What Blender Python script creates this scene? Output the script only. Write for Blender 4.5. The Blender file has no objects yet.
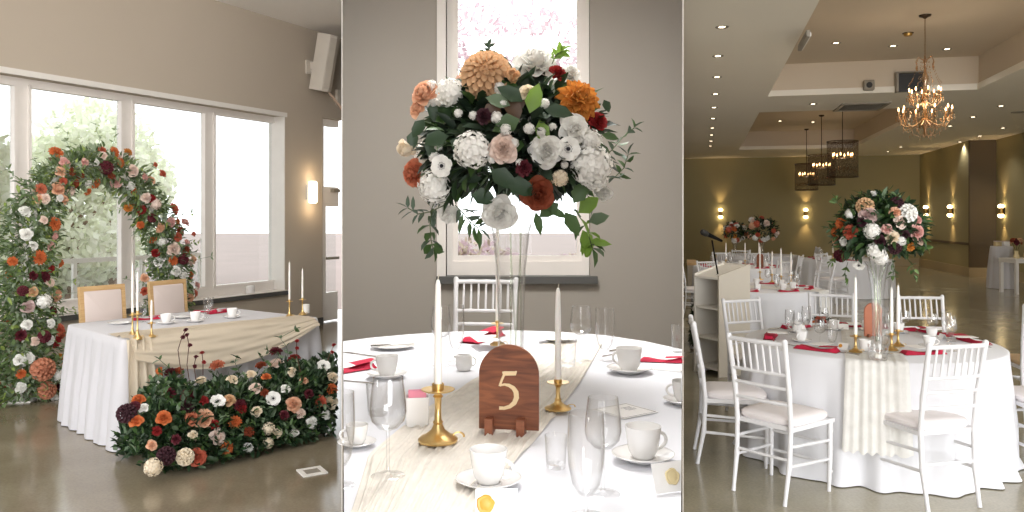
import bpy, bmesh, math, random
from math import sin, cos, pi, sqrt, atan2, hypot, radians
from mathutils import Vector, Matrix, Euler

rnd = random.Random(7)
S = bpy.context.scene
COL = S.collection
F, CX, HY, HC = 800.0, 512.0, 218.0, 1.6      # focal length in pixels, centre column, horizon row, eye height

def P(px, py, d): return Vector(((px - CX) / F * d, d, HC - (py - HY) / F * d))
def G(px, py, z=0.0):
    d = (HC - z) * F / (py - HY)
    return Vector(((px - CX) / F * d, d, z))
def zat(py, d): return HC - (py - HY) / F * d

# ------------------------------------------------------------------ materials
def lin(c):
    o = []
    for v in c:
        v = v / 255.0
        o.append(v / 12.92 if v <= 0.04045 else ((v + 0.055) / 1.055) ** 2.4)
    return (o[0], o[1], o[2], 1.0)

def mat(name, rgb, rough=0.6, metal=0.0, var=0.06, scale=6.0, bump=0.0, bscale=40.0, sss=0.0, emit=None, estr=0.0, sheen=0.0, coord='Object', spec=0.5, transl=0.0, coat=0.0):
    m = bpy.data.materials.new(name); m.use_nodes = True
    nt = m.node_tree; N = nt.nodes; L = nt.links
    b = N['Principled BSDF']
    tc = N.new('ShaderNodeTexCoord')
    nz = N.new('ShaderNodeTexNoise'); nz.inputs['Scale'].default_value = scale; nz.inputs['Detail'].default_value = 4
    L.new(tc.outputs[coord], nz.inputs['Vector'])
    rp = N.new('ShaderNodeValToRGB')
    c = lin(rgb)
    rp.color_ramp.elements[0].position = 0.3; rp.color_ramp.elements[1].position = 0.7
    rp.color_ramp.elements[0].color = tuple(max(0, v * (1 - var)) for v in c[:3]) + (1,)
    rp.color_ramp.elements[1].color = tuple(min(1, v * (1 + var)) for v in c[:3]) + (1,)
    L.new(nz.outputs['Fac'], rp.inputs['Fac'])
    L.new(rp.outputs['Color'], b.inputs['Base Color'])
    b.inputs['Roughness'].default_value = rough; b.inputs['Metallic'].default_value = metal
    b.inputs['Specular IOR Level'].default_value = spec
    if coat: b.inputs['Coat Weight'].default_value = coat
    if sheen: b.inputs['Sheen Weight'].default_value = sheen
    if sss:
        b.inputs['Subsurface Weight'].default_value = sss
        b.inputs['Subsurface Radius'].default_value = (0.02, 0.012, 0.008)
    if emit:
        b.inputs['Emission Color'].default_value = lin(emit); b.inputs['Emission Strength'].default_value = estr
    if bump:
        n2 = N.new('ShaderNodeTexNoise'); n2.inputs['Scale'].default_value = bscale; n2.inputs['Detail'].default_value = 5
        L.new(tc.outputs[coord], n2.inputs['Vector'])
        bp = N.new('ShaderNodeBump'); bp.inputs['Strength'].default_value = bump; bp.inputs['Distance'].default_value = 0.01
        L.new(n2.outputs['Fac'], bp.inputs['Height']); L.new(bp.outputs['Normal'], b.inputs['Normal'])
    if transl:
        t = N.new('ShaderNodeBsdfTranslucent'); L.new(rp.outputs['Color'], t.inputs['Color'])
        mx = N.new('ShaderNodeMixShader'); mx.inputs[0].default_value = transl
        L.new(b.outputs[0], mx.inputs[1]); L.new(t.outputs[0], mx.inputs[2])
        L.new(mx.outputs[0], N['Material Output'].inputs['Surface'])
    return m

def glass_mat(name, tint=(250, 252, 252), lo=0.04, hi=0.75, rough=0.02, gloss=(255, 255, 255)):
    """clear thin-walled glass: see-through face-on, mirror-like at grazing angles"""
    m = bpy.data.materials.new(name); m.use_nodes = True
    nt = m.node_tree; N = nt.nodes; L = nt.links; N.remove(N['Principled BSDF'])
    tr = N.new('ShaderNodeBsdfTransparent'); cm = N.new('ShaderNodeMixRGB'); cm.inputs[1].default_value = lin(tint); cm.inputs[2].default_value = lin(tuple(v * 0.80 for v in tint)); L.new(cm.outputs[0], tr.inputs['Color'])
    gl = N.new('ShaderNodeBsdfGlossy'); gl.inputs['Roughness'].default_value = rough; gl.inputs['Color'].default_value = lin(gloss)
    lw = N.new('ShaderNodeLayerWeight'); lw.inputs['Blend'].default_value = 0.35
    pw = N.new('ShaderNodeMath'); pw.operation = 'POWER'; pw.inputs[1].default_value = 1.9; L.new(lw.outputs['Facing'], pw.inputs[0]); L.new(pw.outputs[0], cm.inputs[0])
    mr = N.new('ShaderNodeMapRange'); mr.inputs['To Min'].default_value = lo; mr.inputs['To Max'].default_value = hi
    L.new(pw.outputs[0], mr.inputs['Value'])
    mx = N.new('ShaderNodeMixShader'); L.new(mr.outputs[0], mx.inputs[0]); L.new(tr.outputs[0], mx.inputs[1]); L.new(gl.outputs[0], mx.inputs[2])
    L.new(mx.outputs[0], N['Material Output'].inputs['Surface'])
    return m

def sheer_mat(name, rgb, alpha, scale=120.0, dist=3.0):
    """gauze: woven strands with gaps that let light through"""
    m = bpy.data.materials.new(name); m.use_nodes = True
    nt = m.node_tree; N = nt.nodes; L = nt.links
    b = N['Principled BSDF']; b.inputs['Base Color'].default_value = lin(rgb); b.inputs['Roughness'].default_value = 0.9
    tl = N.new('ShaderNodeBsdfTranslucent'); tl.inputs['Color'].default_value = lin(rgb)
    m1 = N.new('ShaderNodeMixShader'); m1.inputs[0].default_value = 0.35
    L.new(b.outputs[0], m1.inputs[1]); L.new(tl.outputs[0], m1.inputs[2])
    tc = N.new('ShaderNodeTexCoord'); nz = N.new('ShaderNodeTexNoise'); nz.inputs['Scale'].default_value = scale
    L.new(tc.outputs['Object'], nz.inputs['Vector'])
    mr = N.new('ShaderNodeMapRange'); mr.inputs['From Min'].default_value = 0.35; mr.inputs['From Max'].default_value = 0.65
    mr.inputs['To Min'].default_value = max(0, alpha - 0.25); mr.inputs['To Max'].default_value = min(1, alpha + 0.25)
    L.new(nz.outputs['Fac'], mr.inputs['Value'])
    tr = N.new('ShaderNodeBsdfTransparent')
    mx = N.new('ShaderNodeMixShader'); L.new(mr.outputs[0], mx.inputs[0]); L.new(tr.outputs[0], mx.inputs[1]); L.new(m1.outputs[0], mx.inputs[2])
    L.new(mx.outputs[0], N['Material Output'].inputs['Surface'])
    return m

def emit_mat(name, rgb, s):
    m = bpy.data.materials.new(name); m.use_nodes = True
    nt = m.node_tree; N = nt.nodes; L = nt.links; N.remove(N['Principled BSDF'])
    e = N.new('ShaderNodeEmission'); e.inputs['Strength'].default_value = s
    e.inputs['Color'].default_value = lin(rgb)
    L.new(e.outputs[0], N['Material Output'].inputs['Surface'])
    return m

def floor_mat(name, c1, c2, rough, scale=0.7, grain=0.25):
    m = bpy.data.materials.new(name); m.use_nodes = True
    nt = m.node_tree; N = nt.nodes; L = nt.links; b = N['Principled BSDF']
    tc = N.new('ShaderNodeTexCoord')
    n1 = N.new('ShaderNodeTexNoise'); n1.inputs['Scale'].default_value = scale; n1.inputs['Detail'].default_value = 8; n1.inputs['Roughness'].default_value = 0.6
    L.new(tc.outputs['Object'], n1.inputs['Vector'])
    r = N.new('ShaderNodeValToRGB'); r.color_ramp.elements[0].color = lin(c1); r.color_ramp.elements[1].color = lin(c2)
    r.color_ramp.elements[0].position = 0.35; r.color_ramp.elements[1].position = 0.68
    L.new(n1.outputs['Fac'], r.inputs['Fac'])
    n2 = N.new('ShaderNodeTexNoise'); n2.inputs['Scale'].default_value = 60; n2.inputs['Detail'].default_value = 3
    L.new(tc.outputs['Object'], n2.inputs['Vector'])
    mx = N.new('ShaderNodeMixRGB'); mx.blend_type = 'OVERLAY'; mx.inputs[0].default_value = grain
    L.new(r.outputs[0], mx.inputs[1]); L.new(n2.outputs['Fac'], mx.inputs[2])
    L.new(mx.outputs[0], b.inputs['Base Color'])
    mr = N.new('ShaderNodeMapRange'); mr.inputs['To Min'].default_value = rough * 0.7; mr.inputs['To Max'].default_value = rough * 1.4
    L.new(n1.outputs['Fac'], mr.inputs['Value']); L.new(mr.outputs[0], b.inputs['Roughness'])
    b.inputs['Specular IOR Level'].default_value = 0.6
    return m

def wood_mat(name, c1, c2, rough=0.45, axis_scale=(1.5, 40, 40)):
    m = bpy.data.materials.new(name); m.use_nodes = True
    nt = m.node_tree; N = nt.nodes; L = nt.links; b = N['Principled BSDF']
    tc = N.new('ShaderNodeTexCoord'); mp = N.new('ShaderNodeMapping'); mp.inputs['Scale'].default_value = axis_scale
    L.new(tc.outputs['Object'], mp.inputs['Vector'])
    n1 = N.new('ShaderNodeTexNoise'); n1.inputs['Scale'].default_value = 2.0; n1.inputs['Detail'].default_value = 6; n1.inputs['Distortion'].default_value = 1.2
    L.new(mp.outputs[0], n1.inputs['Vector'])
    r = N.new('ShaderNodeValToRGB'); r.color_ramp.elements[0].color = lin(c1); r.color_ramp.elements[1].color = lin(c2)
    r.color_ramp.elements[0].position = 0.35; r.color_ramp.elements[1].position = 0.65
    L.new(n1.outputs['Fac'], r.inputs['Fac']); L.new(r.outputs[0], b.inputs['Base Color'])
    b.inputs['Roughness'].default_value = rough
    return m

# ------------------------------------------------------------------ mesh builder
class MB:
    def __init__(s): s.v = []; s.f = []; s.m = []
    def add(s, vs, fs, mi=0):
        b = len(s.v); s.v += [tuple(v) for v in vs]
        s.f += [tuple(b + i for i in f) for f in fs]; s.m += [mi] * len(fs)
    def box(s, c, size, rz=0.0, mi=0, M=None, taper=1.0):
        hx, hy, hz = size[0] / 2, size[1] / 2, size[2] / 2
        R = Matrix.Rotation(rz, 4, 'Z') if M is None else M
        vs = []
        for z in (-1, 1):
            k = taper if z > 0 else 1.0
            for x, y in ((-1, -1), (1, -1), (1, 1), (-1, 1)):
                vs.append(R @ Vector((x * hx * k, y * hy * k, z * hz)) + Vector(c))
        s.add(vs, [(3, 2, 1, 0), (4, 5, 6, 7), (0, 1, 5, 4), (1, 2, 6, 5), (2, 3, 7, 6), (3, 0, 4, 7)], mi)
    def rbox(s, c, size, r, rz=0.0, mi=0, n=4, top=True):
        """box with rounded vertical corners and softened top and bottom edge"""
        hx, hy, hz = size[0] / 2, size[1] / 2, size[2] / 2
        R = Matrix.Rotation(rz, 4, 'Z'); C = Vector(c)
        e = min(r, hz * 0.9)
        rings = [(-hz, e), (-hz + e * 0.3, e * 0.3), (-hz + e, 0), (hz - e, 0), (hz - e * 0.3, e * 0.3), (hz, e)]
        k = 4 * (n + 1); vs = []; fs = []
        for z, ins in rings:
            for q, (sx, sy) in enumerate(((1, 1), (-1, 1), (-1, -1), (1, -1))):
                for i in range(n + 1):
                    a = (q + i / n) * pi / 2
                    x = sx * (hx - r) + cos(a) * max(r - ins, 0.0005)
                    y = sy * (hy - r) + sin(a) * max(r - ins, 0.0005)
                    vs.append(R @ Vector((x, y, z)) + C)
        for j in range(len(rings) - 1):
            for i in range(k):
                fs.append((j * k + i, j * k + (i + 1) % k, (j + 1) * k + (i + 1) % k, (j + 1) * k + i))
        fs.append(tuple(reversed(range(k)))); fs.append(tuple(range((len(rings) - 1) * k, len(rings) * k)))
        s.add(vs, fs, mi)
    def lathe(s, prof, c=(0, 0, 0), n=24, mi=0, cap0=False, cap1=False, M=None, wob=None):
        C = Vector(c); vs = []; fs = []
        for r, z in prof:
            for i in range(n):
                a = 2 * pi * i / n
                rr = r * (1 + (wob(a, z) if wob else 0))
                p = Vector((rr * cos(a), rr * sin(a), z))
                vs.append((M @ p if M else p) + C)
        for j in range(len(prof) - 1):
            for i in range(n):
                fs.append((j * n + i, j * n + (i + 1) % n, (j + 1) * n + (i + 1) % n, (j + 1) * n + i))
        if cap0: fs.append(tuple(reversed(range(n))))
        if cap1: fs.append(tuple(range((len(prof) - 1) * n, len(prof) * n)))
        s.add(vs, fs, mi)
    def tube(s, pts, r, n=8, mi=0, caps=True):
        pts = [Vector(p) for p in pts]; k = len(pts)
        rs = r if isinstance(r, (list, tuple)) else [r] * k
        vs = []; fs = []; up = None
        for j in range(k):
            t = (pts[min(j + 1, k - 1)] - pts[max(j - 1, 0)])
            t = t.normalized() if t.length > 1e-9 else Vector((0, 0, 1))
            if up is None:
                up = t.orthogonal().normalized()
            up = (up - t * up.dot(t))
            up = up.normalized() if up.length > 1e-6 else t.orthogonal().normalized()
            w = t.cross(up)
            for i in range(n):
                a = 2 * pi * i / n
                vs.append(pts[j] + up * (rs[j] * cos(a)) + w * (rs[j] * sin(a)))
        for j in range(k - 1):
            for i in range(n):
                fs.append((j * n + i, j * n + (i + 1) % n, (j + 1) * n + (i + 1) % n, (j + 1) * n + i))
        if caps: fs.append(tuple(reversed(range(n)))); fs.append(tuple(range((k - 1) * n, k * n)))
        s.add(vs, fs, mi)
    def prism(s, outline, h0, h1, M=None, mi=0):
        n = len(outline); M = M or Matrix.Identity(4)
        vs = [M @ Vector((x, y, h0)) for x, y in outline] + [M @ Vector((x, y, h1)) for x, y in outline]
        fs = [tuple(reversed(range(n))), tuple(range(n, 2 * n))] + [(i, (i + 1) % n, n + (i + 1) % n, n + i) for i in range(n)]
        s.add(vs, fs, mi)
    def grid(s, fn, nu, nv, mi=0, closed=False):
        vs = [fn(i / nu, j / nv) for j in range(nv + 1) for i in range(nu + 1)]
        fs = [(j * (nu + 1) + i, j * (nu + 1) + i + 1, (j + 1) * (nu + 1) + i + 1, (j + 1) * (nu + 1) + i) for j in range(nv) for i in range(nu)]
        s.add(vs, fs, mi)
    def ball(s, c, r, n=10, m=6, mi=0, sc=(1, 1, 1)):
        C = Vector(c); vs = [C + Vector((0, 0, -r * sc[2]))]
        for j in range(1, m):
            p = -pi / 2 + pi * j / m
            for i in range(n):
                a = 2 * pi * i / n
                vs.append(C + Vector((r * sc[0] * cos(p) * cos(a), r * sc[1] * cos(p) * sin(a), r * sc[2] * sin(p))))
        vs.append(C + Vector((0, 0, r * sc[2]))); fs = []
        for i in range(n): fs.append((0, 1 + (i + 1) % n, 1 + i))
        for j in range(m - 2):
            for i in range(n):
                a = 1 + j * n + i; b = 1 + j * n + (i + 1) % n
                fs.append((a, b, b + n, a + n))
        t = 1 + (m - 2) * n; last = len(vs) - 1
        for i in range(n): fs.append((t + i, t + (i + 1) % n, last))
        s.add(vs, fs, mi)
    def mesh(s, name, mats, smooth=True, angle=40):
        me = bpy.data.meshes.new(name); me.from_pydata(s.v, [], s.f)
        for m in (mats if isinstance(mats, (list, tuple)) else [mats]): me.materials.append(m)
        me.polygons.foreach_set('material_index', s.m)
        me.update()
        if smooth:
            me.shade_smooth()
            if angle < 180: me.set_sharp_from_angle(angle=radians(angle))
        return me
    def build(s, name, mats, parent=None, smooth=True, angle=40, loc=(0, 0, 0), rot=None):
        o = bpy.data.objects.new(name, s.mesh(name, mats, smooth, angle)); COL.objects.link(o)
        o.parent = parent; o.location = loc
        if rot is not None: o.rotation_euler = rot
        return o

def tag(o, label, cat, group=None, kind=None):
    o['label'] = label; o['category'] = cat
    if group: o['group'] = group
    if kind: o['kind'] = kind
    return o
def thing(name, label, cat, loc=(0, 0, 0), rz=0.0, group=None):
    o = bpy.data.objects.new(name, None); COL.objects.link(o)
    o.empty_display_size = 0.05; o.location = loc; o.rotation_euler = (0, 0, rz)
    return tag(o, label, cat, group)
def struct(name, mb, m, parent=None, smooth=False):
    o = mb.build(name, m, parent, smooth)
    if parent is None: o['kind'] = 'structure'
    return o
def kids(o): return [c for c in bpy.data.objects if c.parent is o]
_tree = {}
def remember(o):
    """store the part tree of a prototype so that copies are cheap"""
    _tree[o.name] = [(c, [g for g in kids(c)]) for c in kids(o)]
    return o
def dup(src, loc, rz, label, group=None, scale=None):
    r = src.copy(); COL.objects.link(r); r.location = loc
    r.rotation_euler = (0, 0, rz); r['label'] = label
    if group: r['group'] = group
    r.scale = (1, 1, 1) if scale is None else (scale if isinstance(scale, (tuple, list)) else (scale,) * 3)
    for c, gs in _tree.get(src.name, []):
        k = c.copy(); COL.objects.link(k); k.parent = r
        for g in gs:
            d = g.copy(); COL.objects.link(d); d.parent = k
    return r
class Kind:
    """a prototype used itself the first time and copied afterwards"""
    def __init__(s, root): s.root = remember(root); s.used = False
    def put(s, loc, rz, label, group=None, scale=None):
        if s.used: return dup(s.root, loc, rz, label, group, scale)
        s.used = True; r = s.root; r.location = loc; r.rotation_euler = (0, 0, rz); r['label'] = label
        if group: r['group'] = group
        if scale is not None: r.scale = scale if isinstance(scale, (tuple, list)) else (scale,) * 3
        return r
def clip(o, side):
    """cut a single-mesh thing flush with a divider wall (side -1 left divider, +1 right divider)"""
    bpy.context.view_layer.update()
    k = (0.2125 - 0.002) if side < 0 else (0.21375 - 0.002)
    n = Vector((side, -k, 0)).normalized()
    mw = o.matrix_world; inv = mw.inverted()
    co = inv @ Vector((0, 0, 0)); no = (inv.to_3x3() @ n).normalized()
    bm = bmesh.new(); bm.from_mesh(o.data)
    bmesh.ops.bisect_plane(bm, geom=bm.verts[:] + bm.edges[:] + bm.faces[:], plane_co=co, plane_no=no, clear_outer=True)
    me = o.data.copy(); bm.to_mesh(me); bm.free(); o.data = me
ORD = ['first', 'second', 'third', 'fourth', 'fifth', 'sixth', 'seventh', 'eighth', 'ninth', 'tenth', 'eleventh', 'twelfth', 'thirteenth', 'fourteenth', 'fifteenth', 'sixteenth']

# palette
M = {}
M['wall_taupe'] = mat('taupe_paint', (194, 182, 166), 0.85, var=0.02, scale=0.8, bump=0.02, bscale=120)
M['wall_grey'] = mat('grey_paint', (168, 162, 153), 0.85, var=0.02, scale=0.8, bump=0.02, bscale=120)
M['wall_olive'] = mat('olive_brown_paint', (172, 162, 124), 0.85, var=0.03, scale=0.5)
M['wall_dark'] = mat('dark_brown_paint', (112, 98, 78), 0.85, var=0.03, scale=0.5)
M['ceiling_white'] = mat('ceiling_white', (250, 247, 243), 0.9, var=0.01, scale=0.5)
M['ceiling_cream'] = mat('ceiling_cream', (248, 243, 231), 0.9, var=0.015, scale=0.5)
M['ceiling_tray'] = mat('tray_ceiling_tan', (216, 202, 182), 0.9, var=0.02, scale=0.5)
M['white_frame'] = mat('white_window_frame', (244, 238, 232), 0.45, var=0.02)
M['trim_white'] = mat('trim_white', (236, 232, 226), 0.5, var=0.02)
M['sill_dark'] = mat('dark_grey_sill', (88, 88, 86), 0.5, var=0.05)
M['window_glass'] = glass_mat('window_glass', lo=0.015, hi=0.35)
M['glass'] = glass_mat('clear_glass', tint=(254, 254, 254), lo=0.045, hi=0.55)
M['cloth'] = mat('white_tablecloth', (222, 222, 226), 0.8, var=0.012, scale=3, bump=0.05, bscale=300, sheen=0.15)
M['cloth2'] = mat('white_tablecloth_warm', (200, 198, 201), 0.8, var=0.012, scale=3, bump=0.05, bscale=300, sheen=0.15)
M['cloth_mid'] = mat('bright_tablecloth', (230, 231, 237), 0.8, var=0.01, scale=3, bump=0.05, bscale=300, sheen=0.15)
M['gauze'] = mat('cream_gauze', (218, 205, 184), 0.95, var=0.03, scale=5, bump=0.06, bscale=350, transl=0.25)
M['gauze2'] = mat('ivory_gauze', (238, 236, 231), 0.95, var=0.06, scale=18, bump=0.1, bscale=350, transl=0.25)
M['chair_white'] = mat('white_chair_paint', (222, 221, 223), 0.35, var=0.015)
M['cushion'] = mat('white_cushion', (236, 230, 230), 0.85, var=0.02, bump=0.05, bscale=200)
M['cushion_tan'] = mat('tan_cushion', (205, 176, 140), 0.85, var=0.03)
M['oak'] = wood_mat('light_oak', (196, 158, 108), (214, 180, 132), 0.5)
M['linen'] = mat('pale_linen', (226, 212, 206), 0.9, var=0.02, bump=0.08, bscale=250)
M['brass'] = mat('brass', (224, 192, 132), 0.32, metal=1.0, var=0.05)
M['brass_soft'] = mat('brass_satin', (196, 160, 96), 0.4, metal=0.9, var=0.05)
M['wax'] = mat('ivory_wax', (244, 240, 234), 0.5, var=0.01, sss=0.15)
M['wick'] = mat('wick', (225, 215, 195), 0.9)
M['china'] = mat('white_china', (240, 238, 236), 0.18, var=0.008, coat=0.3)
M['napkin'] = mat('crimson_napkin', (180, 22, 58), 0.75, var=0.1, scale=14, bump=0.06, bscale=150)
M['paper'] = mat('white_card', (246, 244, 242), 0.8, var=0.006)
M['ink'] = mat('dark_ink', (70, 68, 70), 0.8)
M['steel'] = mat('cutlery_steel', (205, 202, 198), 0.22, metal=1.0, var=0.04)
M['seal_gold'] = mat('gold_wax_seal', (214, 150, 52), 0.4, var=0.1, scale=30)
M['seal_pale'] = mat('pale_gold_seal', (224, 206, 160), 0.45, var=0.08, scale=30)
M['pink'] = mat('pink_sachet', (240, 150, 170), 0.7, var=0.08)
M['mauve_paper'] = mat('mauve_sachet', (198, 130, 178), 0.7, var=0.08)
M['walnut'] = wood_mat('walnut_board', (96, 50, 28), (140, 82, 50), 0.5, (3, 60, 25))
M['walnut_edge'] = wood_mat('walnut_edge', (120, 66, 42), (158, 98, 68), 0.5, (3, 60, 25))
M['inlay'] = mat('maple_inlay', (226, 200, 158), 0.5, var=0.04, scale=20)
M['black'] = mat('matt_black', (8, 8, 8), 0.6, var=0.1, spec=0.15)
M['bronze'] = mat('dark_bronze', (62, 48, 36), 0.4, metal=0.7, var=0.1)
M['gilt'] = mat('antique_gilt', (150, 120, 84), 0.4, metal=0.6, var=0.1)
M['crystal'] = glass_mat('amber_crystal', tint=(240, 222, 200), lo=0.12, hi=0.8, rough=0.05, gloss=(255, 236, 210))
M['lectern_white'] = mat('lectern_white', (242, 237, 228), 0.5, var=0.02)
M['lectern_grey'] = mat('lectern_panel', (206, 197, 182), 0.55, var=0.02)
M['speaker_white'] = mat('speaker_housing', (222, 214, 202), 0.5, var=0.02)
M['greyplastic'] = mat('grey_plastic', (150, 143, 130), 0.5, var=0.05)
M['darkgrey'] = mat('dark_grey', (32, 30, 28), 0.5, var=0.05)
M['bulb'] = emit_mat('warm_bulb', (255, 196, 130), 14.0)
M['bulb_hot'] = emit_mat('downlight_lamp', (255, 232, 196), 9.0)
M['sconce_glow'] = emit_mat('sconce_diffuser', (255, 240, 214), 3.0)
M['wire_mesh'] = sheer_mat('dark_wire_mesh', (54, 44, 36), 0.42, scale=60)
M['stem'] = mat('green_stem', (74, 92, 52), 0.6)
M['stem_brown'] = mat('brown_twig', (92, 60, 46), 0.7)
M['bark'] = mat('bark', (150, 128, 110), 0.9, var=0.2)
LEAF = [mat('dark_leaf', (42, 66, 40), 0.45, var=0.2, transl=0.12), mat('mid_leaf', (70, 98, 52), 0.45, var=0.2, transl=0.15), mat('grey_leaf', (104, 124, 96), 0.55, var=0.15, transl=0.12), mat('bright_leaf', (122, 156, 62), 0.45, var=0.15, transl=0.25)]
LEAF_DEEP = [mat('deep_leaf', (26, 42, 28), 0.5, var=0.2, transl=0.08), mat('deep_mid_leaf', (44, 64, 38), 0.5, var=0.2, transl=0.1), mat('deep_grey_leaf', (74, 92, 74), 0.55, var=0.15, transl=0.1), mat('fresh_leaf', (92, 120, 60), 0.5, var=0.15, transl=0.15)]

LEAF_OUT = [mat('sunlit_leaf', (222, 226, 204), 0.8, var=0.12, transl=0.4), mat('sunlit_leaf_pale', (234, 236, 222), 0.8, var=0.08, transl=0.4)]  # leaf colours bleached to stand for overexposed daylight
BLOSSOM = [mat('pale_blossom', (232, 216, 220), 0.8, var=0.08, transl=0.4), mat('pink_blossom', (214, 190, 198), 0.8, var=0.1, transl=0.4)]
PETAL = {}
for k, c in dict(white=(248, 245, 240), cream=(242, 228, 204), blush=(242, 222, 210), pink=(230, 184, 176), peach=(236, 190, 158), tan=(220, 182, 142), amber=(218, 148, 66), orange=(218, 124, 70), coral=(208, 108, 82), terracotta=(208, 126, 94), rust=(158, 78, 50), red=(158, 40, 40), burgundy=(98, 30, 42), plum=(64, 28, 38), mauve=(216, 190, 186), copper=(194, 130, 100)).items():
    PETAL[k] = mat('petal_' + k, c, 0.7, var=0.10, scale=1.6, transl=0.2)
LEAF_ARCH = [mat('arch_leaf', (92, 114, 70), 0.5, var=0.2, transl=0.35), mat('arch_mid_leaf', (124, 146, 98), 0.5, var=0.2, transl=0.35), mat('arch_grey_leaf', (150, 166, 138), 0.55, var=0.15, transl=0.35), mat('arch_bright_leaf', (158, 178, 96), 0.5, var=0.15, transl=0.4)]  # greens lightened so the colour carries haze and backlight
LEAF_MID = [LEAF_DEEP[1], LEAF[0], LEAF[1], LEAF[2]]
M['flower_eye'] = mat('anemone_eye', (24, 22, 30), 0.6)
# ================================================================== THE SETTING: three rooms side by side, thin divider walls between them
KL, KR = 0.2125, 0.21375
def divider(name, k, y1, z1, m):
    mb = MB(); t = 0.0006; y0 = 1.25
    n = Vector((1, k, 0)).normalized()          # across the wall
    a = Vector((-k * y0 if name.endswith('left') else k * y0, y0, 0)); b = Vector((-k * y1 if name.endswith('left') else k * y1, y1, 0))
    d = (b - a).normalized(); w = Vector((d.y, -d.x, 0)) * t
    out = [a - w, a + w, b + w, b - w]
    mb.prism([(p.x, p.y) for p in out], 0.0, z1)
    return struct(name, mb, m)
divider('wall_divider_left', KL, 13.4, 4.4, M['wall_grey'])
divider('wall_divider_right', KR, 29.2, 3.7, M['wall_grey'])

# ---- floors
M['floor1'] = floor_mat('polished_concrete_light', (118, 106, 86), (150, 139, 119), 0.13)
M['floor3'] = floor_mat('polished_concrete_dark', (140, 133, 112), (172, 165, 144), 0.17)
mb = MB(); mb.prism([(-13, 0.2), (-0.02, 0.2), (-KL * 14, 14), (-13, 14)], -0.1, 0.0); struct('floor_left', mb, M['floor1'])
mb = MB(); mb.prism([(0.02, 0.2), (20, 0.2), (20, 29), (KR * 29, 29)], -0.1, 0.0); struct('floor_right', mb, M['floor3'])
mb = MB(); mb.prism([(-KL * 1.45, 1.45), (KR * 1.45, 1.45), (KR * 6.0, 6.0), (-KL * 6.0, 6.0)], 0.0, 0.23); struct('floor_middle', mb, M['floor1'])
M['outside'] = mat('pale_paving', (132, 118, 112), 0.9, var=0.06, scale=0.4)
mb = MB(); mb.prism([(-60, -20), (60, -20), (60, 90), (-60, 90)], -0.2, -0.12); struct('ground', mb, M['outside'])

# ---- room 1: window wall
W0 = Vector((-3.235, 11.4, 0)); U1 = Vector((0.463, 0.886, 0)).normalized(); N1 = Vector((U1.y, -U1.x, 0))
def w1(s, out, z): return W0 + U1 * s + N1 * out + Vector((0, 0, z))
def s1(px):
    k = (px - CX) / F      # x = k y
    return (k * W0.y - W0.x) / (U1.x - k * U1.y)
RZ1 = atan2(U1.y, U1.x)
def s1o(px, out):
    k = (px - CX) / F; a = W0 + N1 * out
    return (k * a.y - a.x) / (U1.x - k * U1.y)
def w1box(mb, sa, sb, oa, ob, za, zb, mi=0):
    c = w1((sa + sb) / 2, (oa + ob) / 2, (za + zb) / 2)
    mb.box(c, (abs(sb - sa), abs(ob - oa), abs(zb - za)), RZ1, mi)
ZS, ZT = 0.57, 3.05
sA, sB = -8.5, s1(285)
sD0, sEnd = s1(322.5), s1(341.7)
ZD = 3.12
mb = MB()
w1box(mb, sA - 1.0, sEnd, -0.3, 0, ZT, 4.4) if False else None
w1box(mb, sA - 1, sD0, -0.3, 0, ZT, 4.4)
w1box(mb, sA - 1, sB, -0.3, 0, 0, ZS - 0.06)
w1box(mb, sB, sD0, -0.3, 0, 0, ZT)
w1box(mb, sA - 1, sA, -0.3, 0, 0, ZT)
w1box(mb, sD0, sEnd, -0.3, 0, ZD, 4.4)
struct('wall_left', mb, M['wall_taupe'])
mb = MB()
w1box(mb, sA, sB + 0.02, -0.3, 0.05, ZS - 0.06, ZS)
struct('trim_1', mb, M['sill_dark'])
mb = MB(); w1box(mb, sA, sB, -0.24, 0.06, ZS, ZS + 0.008); struct('trim_2', mb, M['white_frame'])
mb = MB(); w1box(mb, sA, sB + 0.03, -0.02, 0.015, ZT - 0.01, ZT + 0.05); struct('trim_3', mb, M['trim_white'])
mb = MB(); w1box(mb, sB - 0.012, sB, -0.3, 0.0, ZS, ZT); struct('trim_4', mb, M['trim_white'])
# windows between mullions, as pixel columns of the mullion centres
cols = [None, 21, 126, 209, None]
edges = [sA, s1o(21, -0.22), s1o(126, -0.22), s1o(208.5, -0.22), sB]
fo, fi = -0.28, -0.20
for i in range(4):
    a, b = edges[i], edges[i + 1]
    fr = MB(); g = MB()
    za, zb = ZS, ZT
    wl = 0.06 if i else 0.05
    wr = 0.06 if i < 3 else sB - s1o(276, -0.24) + 0.03
    w1box(fr, a, a + wl, fo, fi, za, zb); w1box(fr, b - wr, b, fo, fi, za, zb)
    w1box(fr, a + wl, b - wr, fo, fi, za, za + 0.11); w1box(fr, a + wl, b - wr, fo, fi, zb - 0.06, zb)
    # inner sash
    ww = 0.03
    w1box(fr, a + wl, a + wl + ww, fo + 0.02, fi + 0.02, za + 0.11, zb - 0.06); w1box(fr, b - wr - ww, b - wr, fo + 0.02, fi + 0.02, za + 0.11, zb - 0.06)
    w1box(fr, a + wl, b - wr, fo + 0.02, fi + 0.02, za + 0.11, za + 0.14); w1box(fr, a + wl, b - wr, fo + 0.02, fi + 0.02, zb - 0.09, zb - 0.06)
    o = struct('window_%d' % (i + 1), fr, M['white_frame'])
    w1box(g, a + wl + ww, b - wr - ww, fo + 0.03, fo + 0.04, za + 0.14, zb - 0.09)
    g.build('pane', M['window_glass'], o, False)
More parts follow.
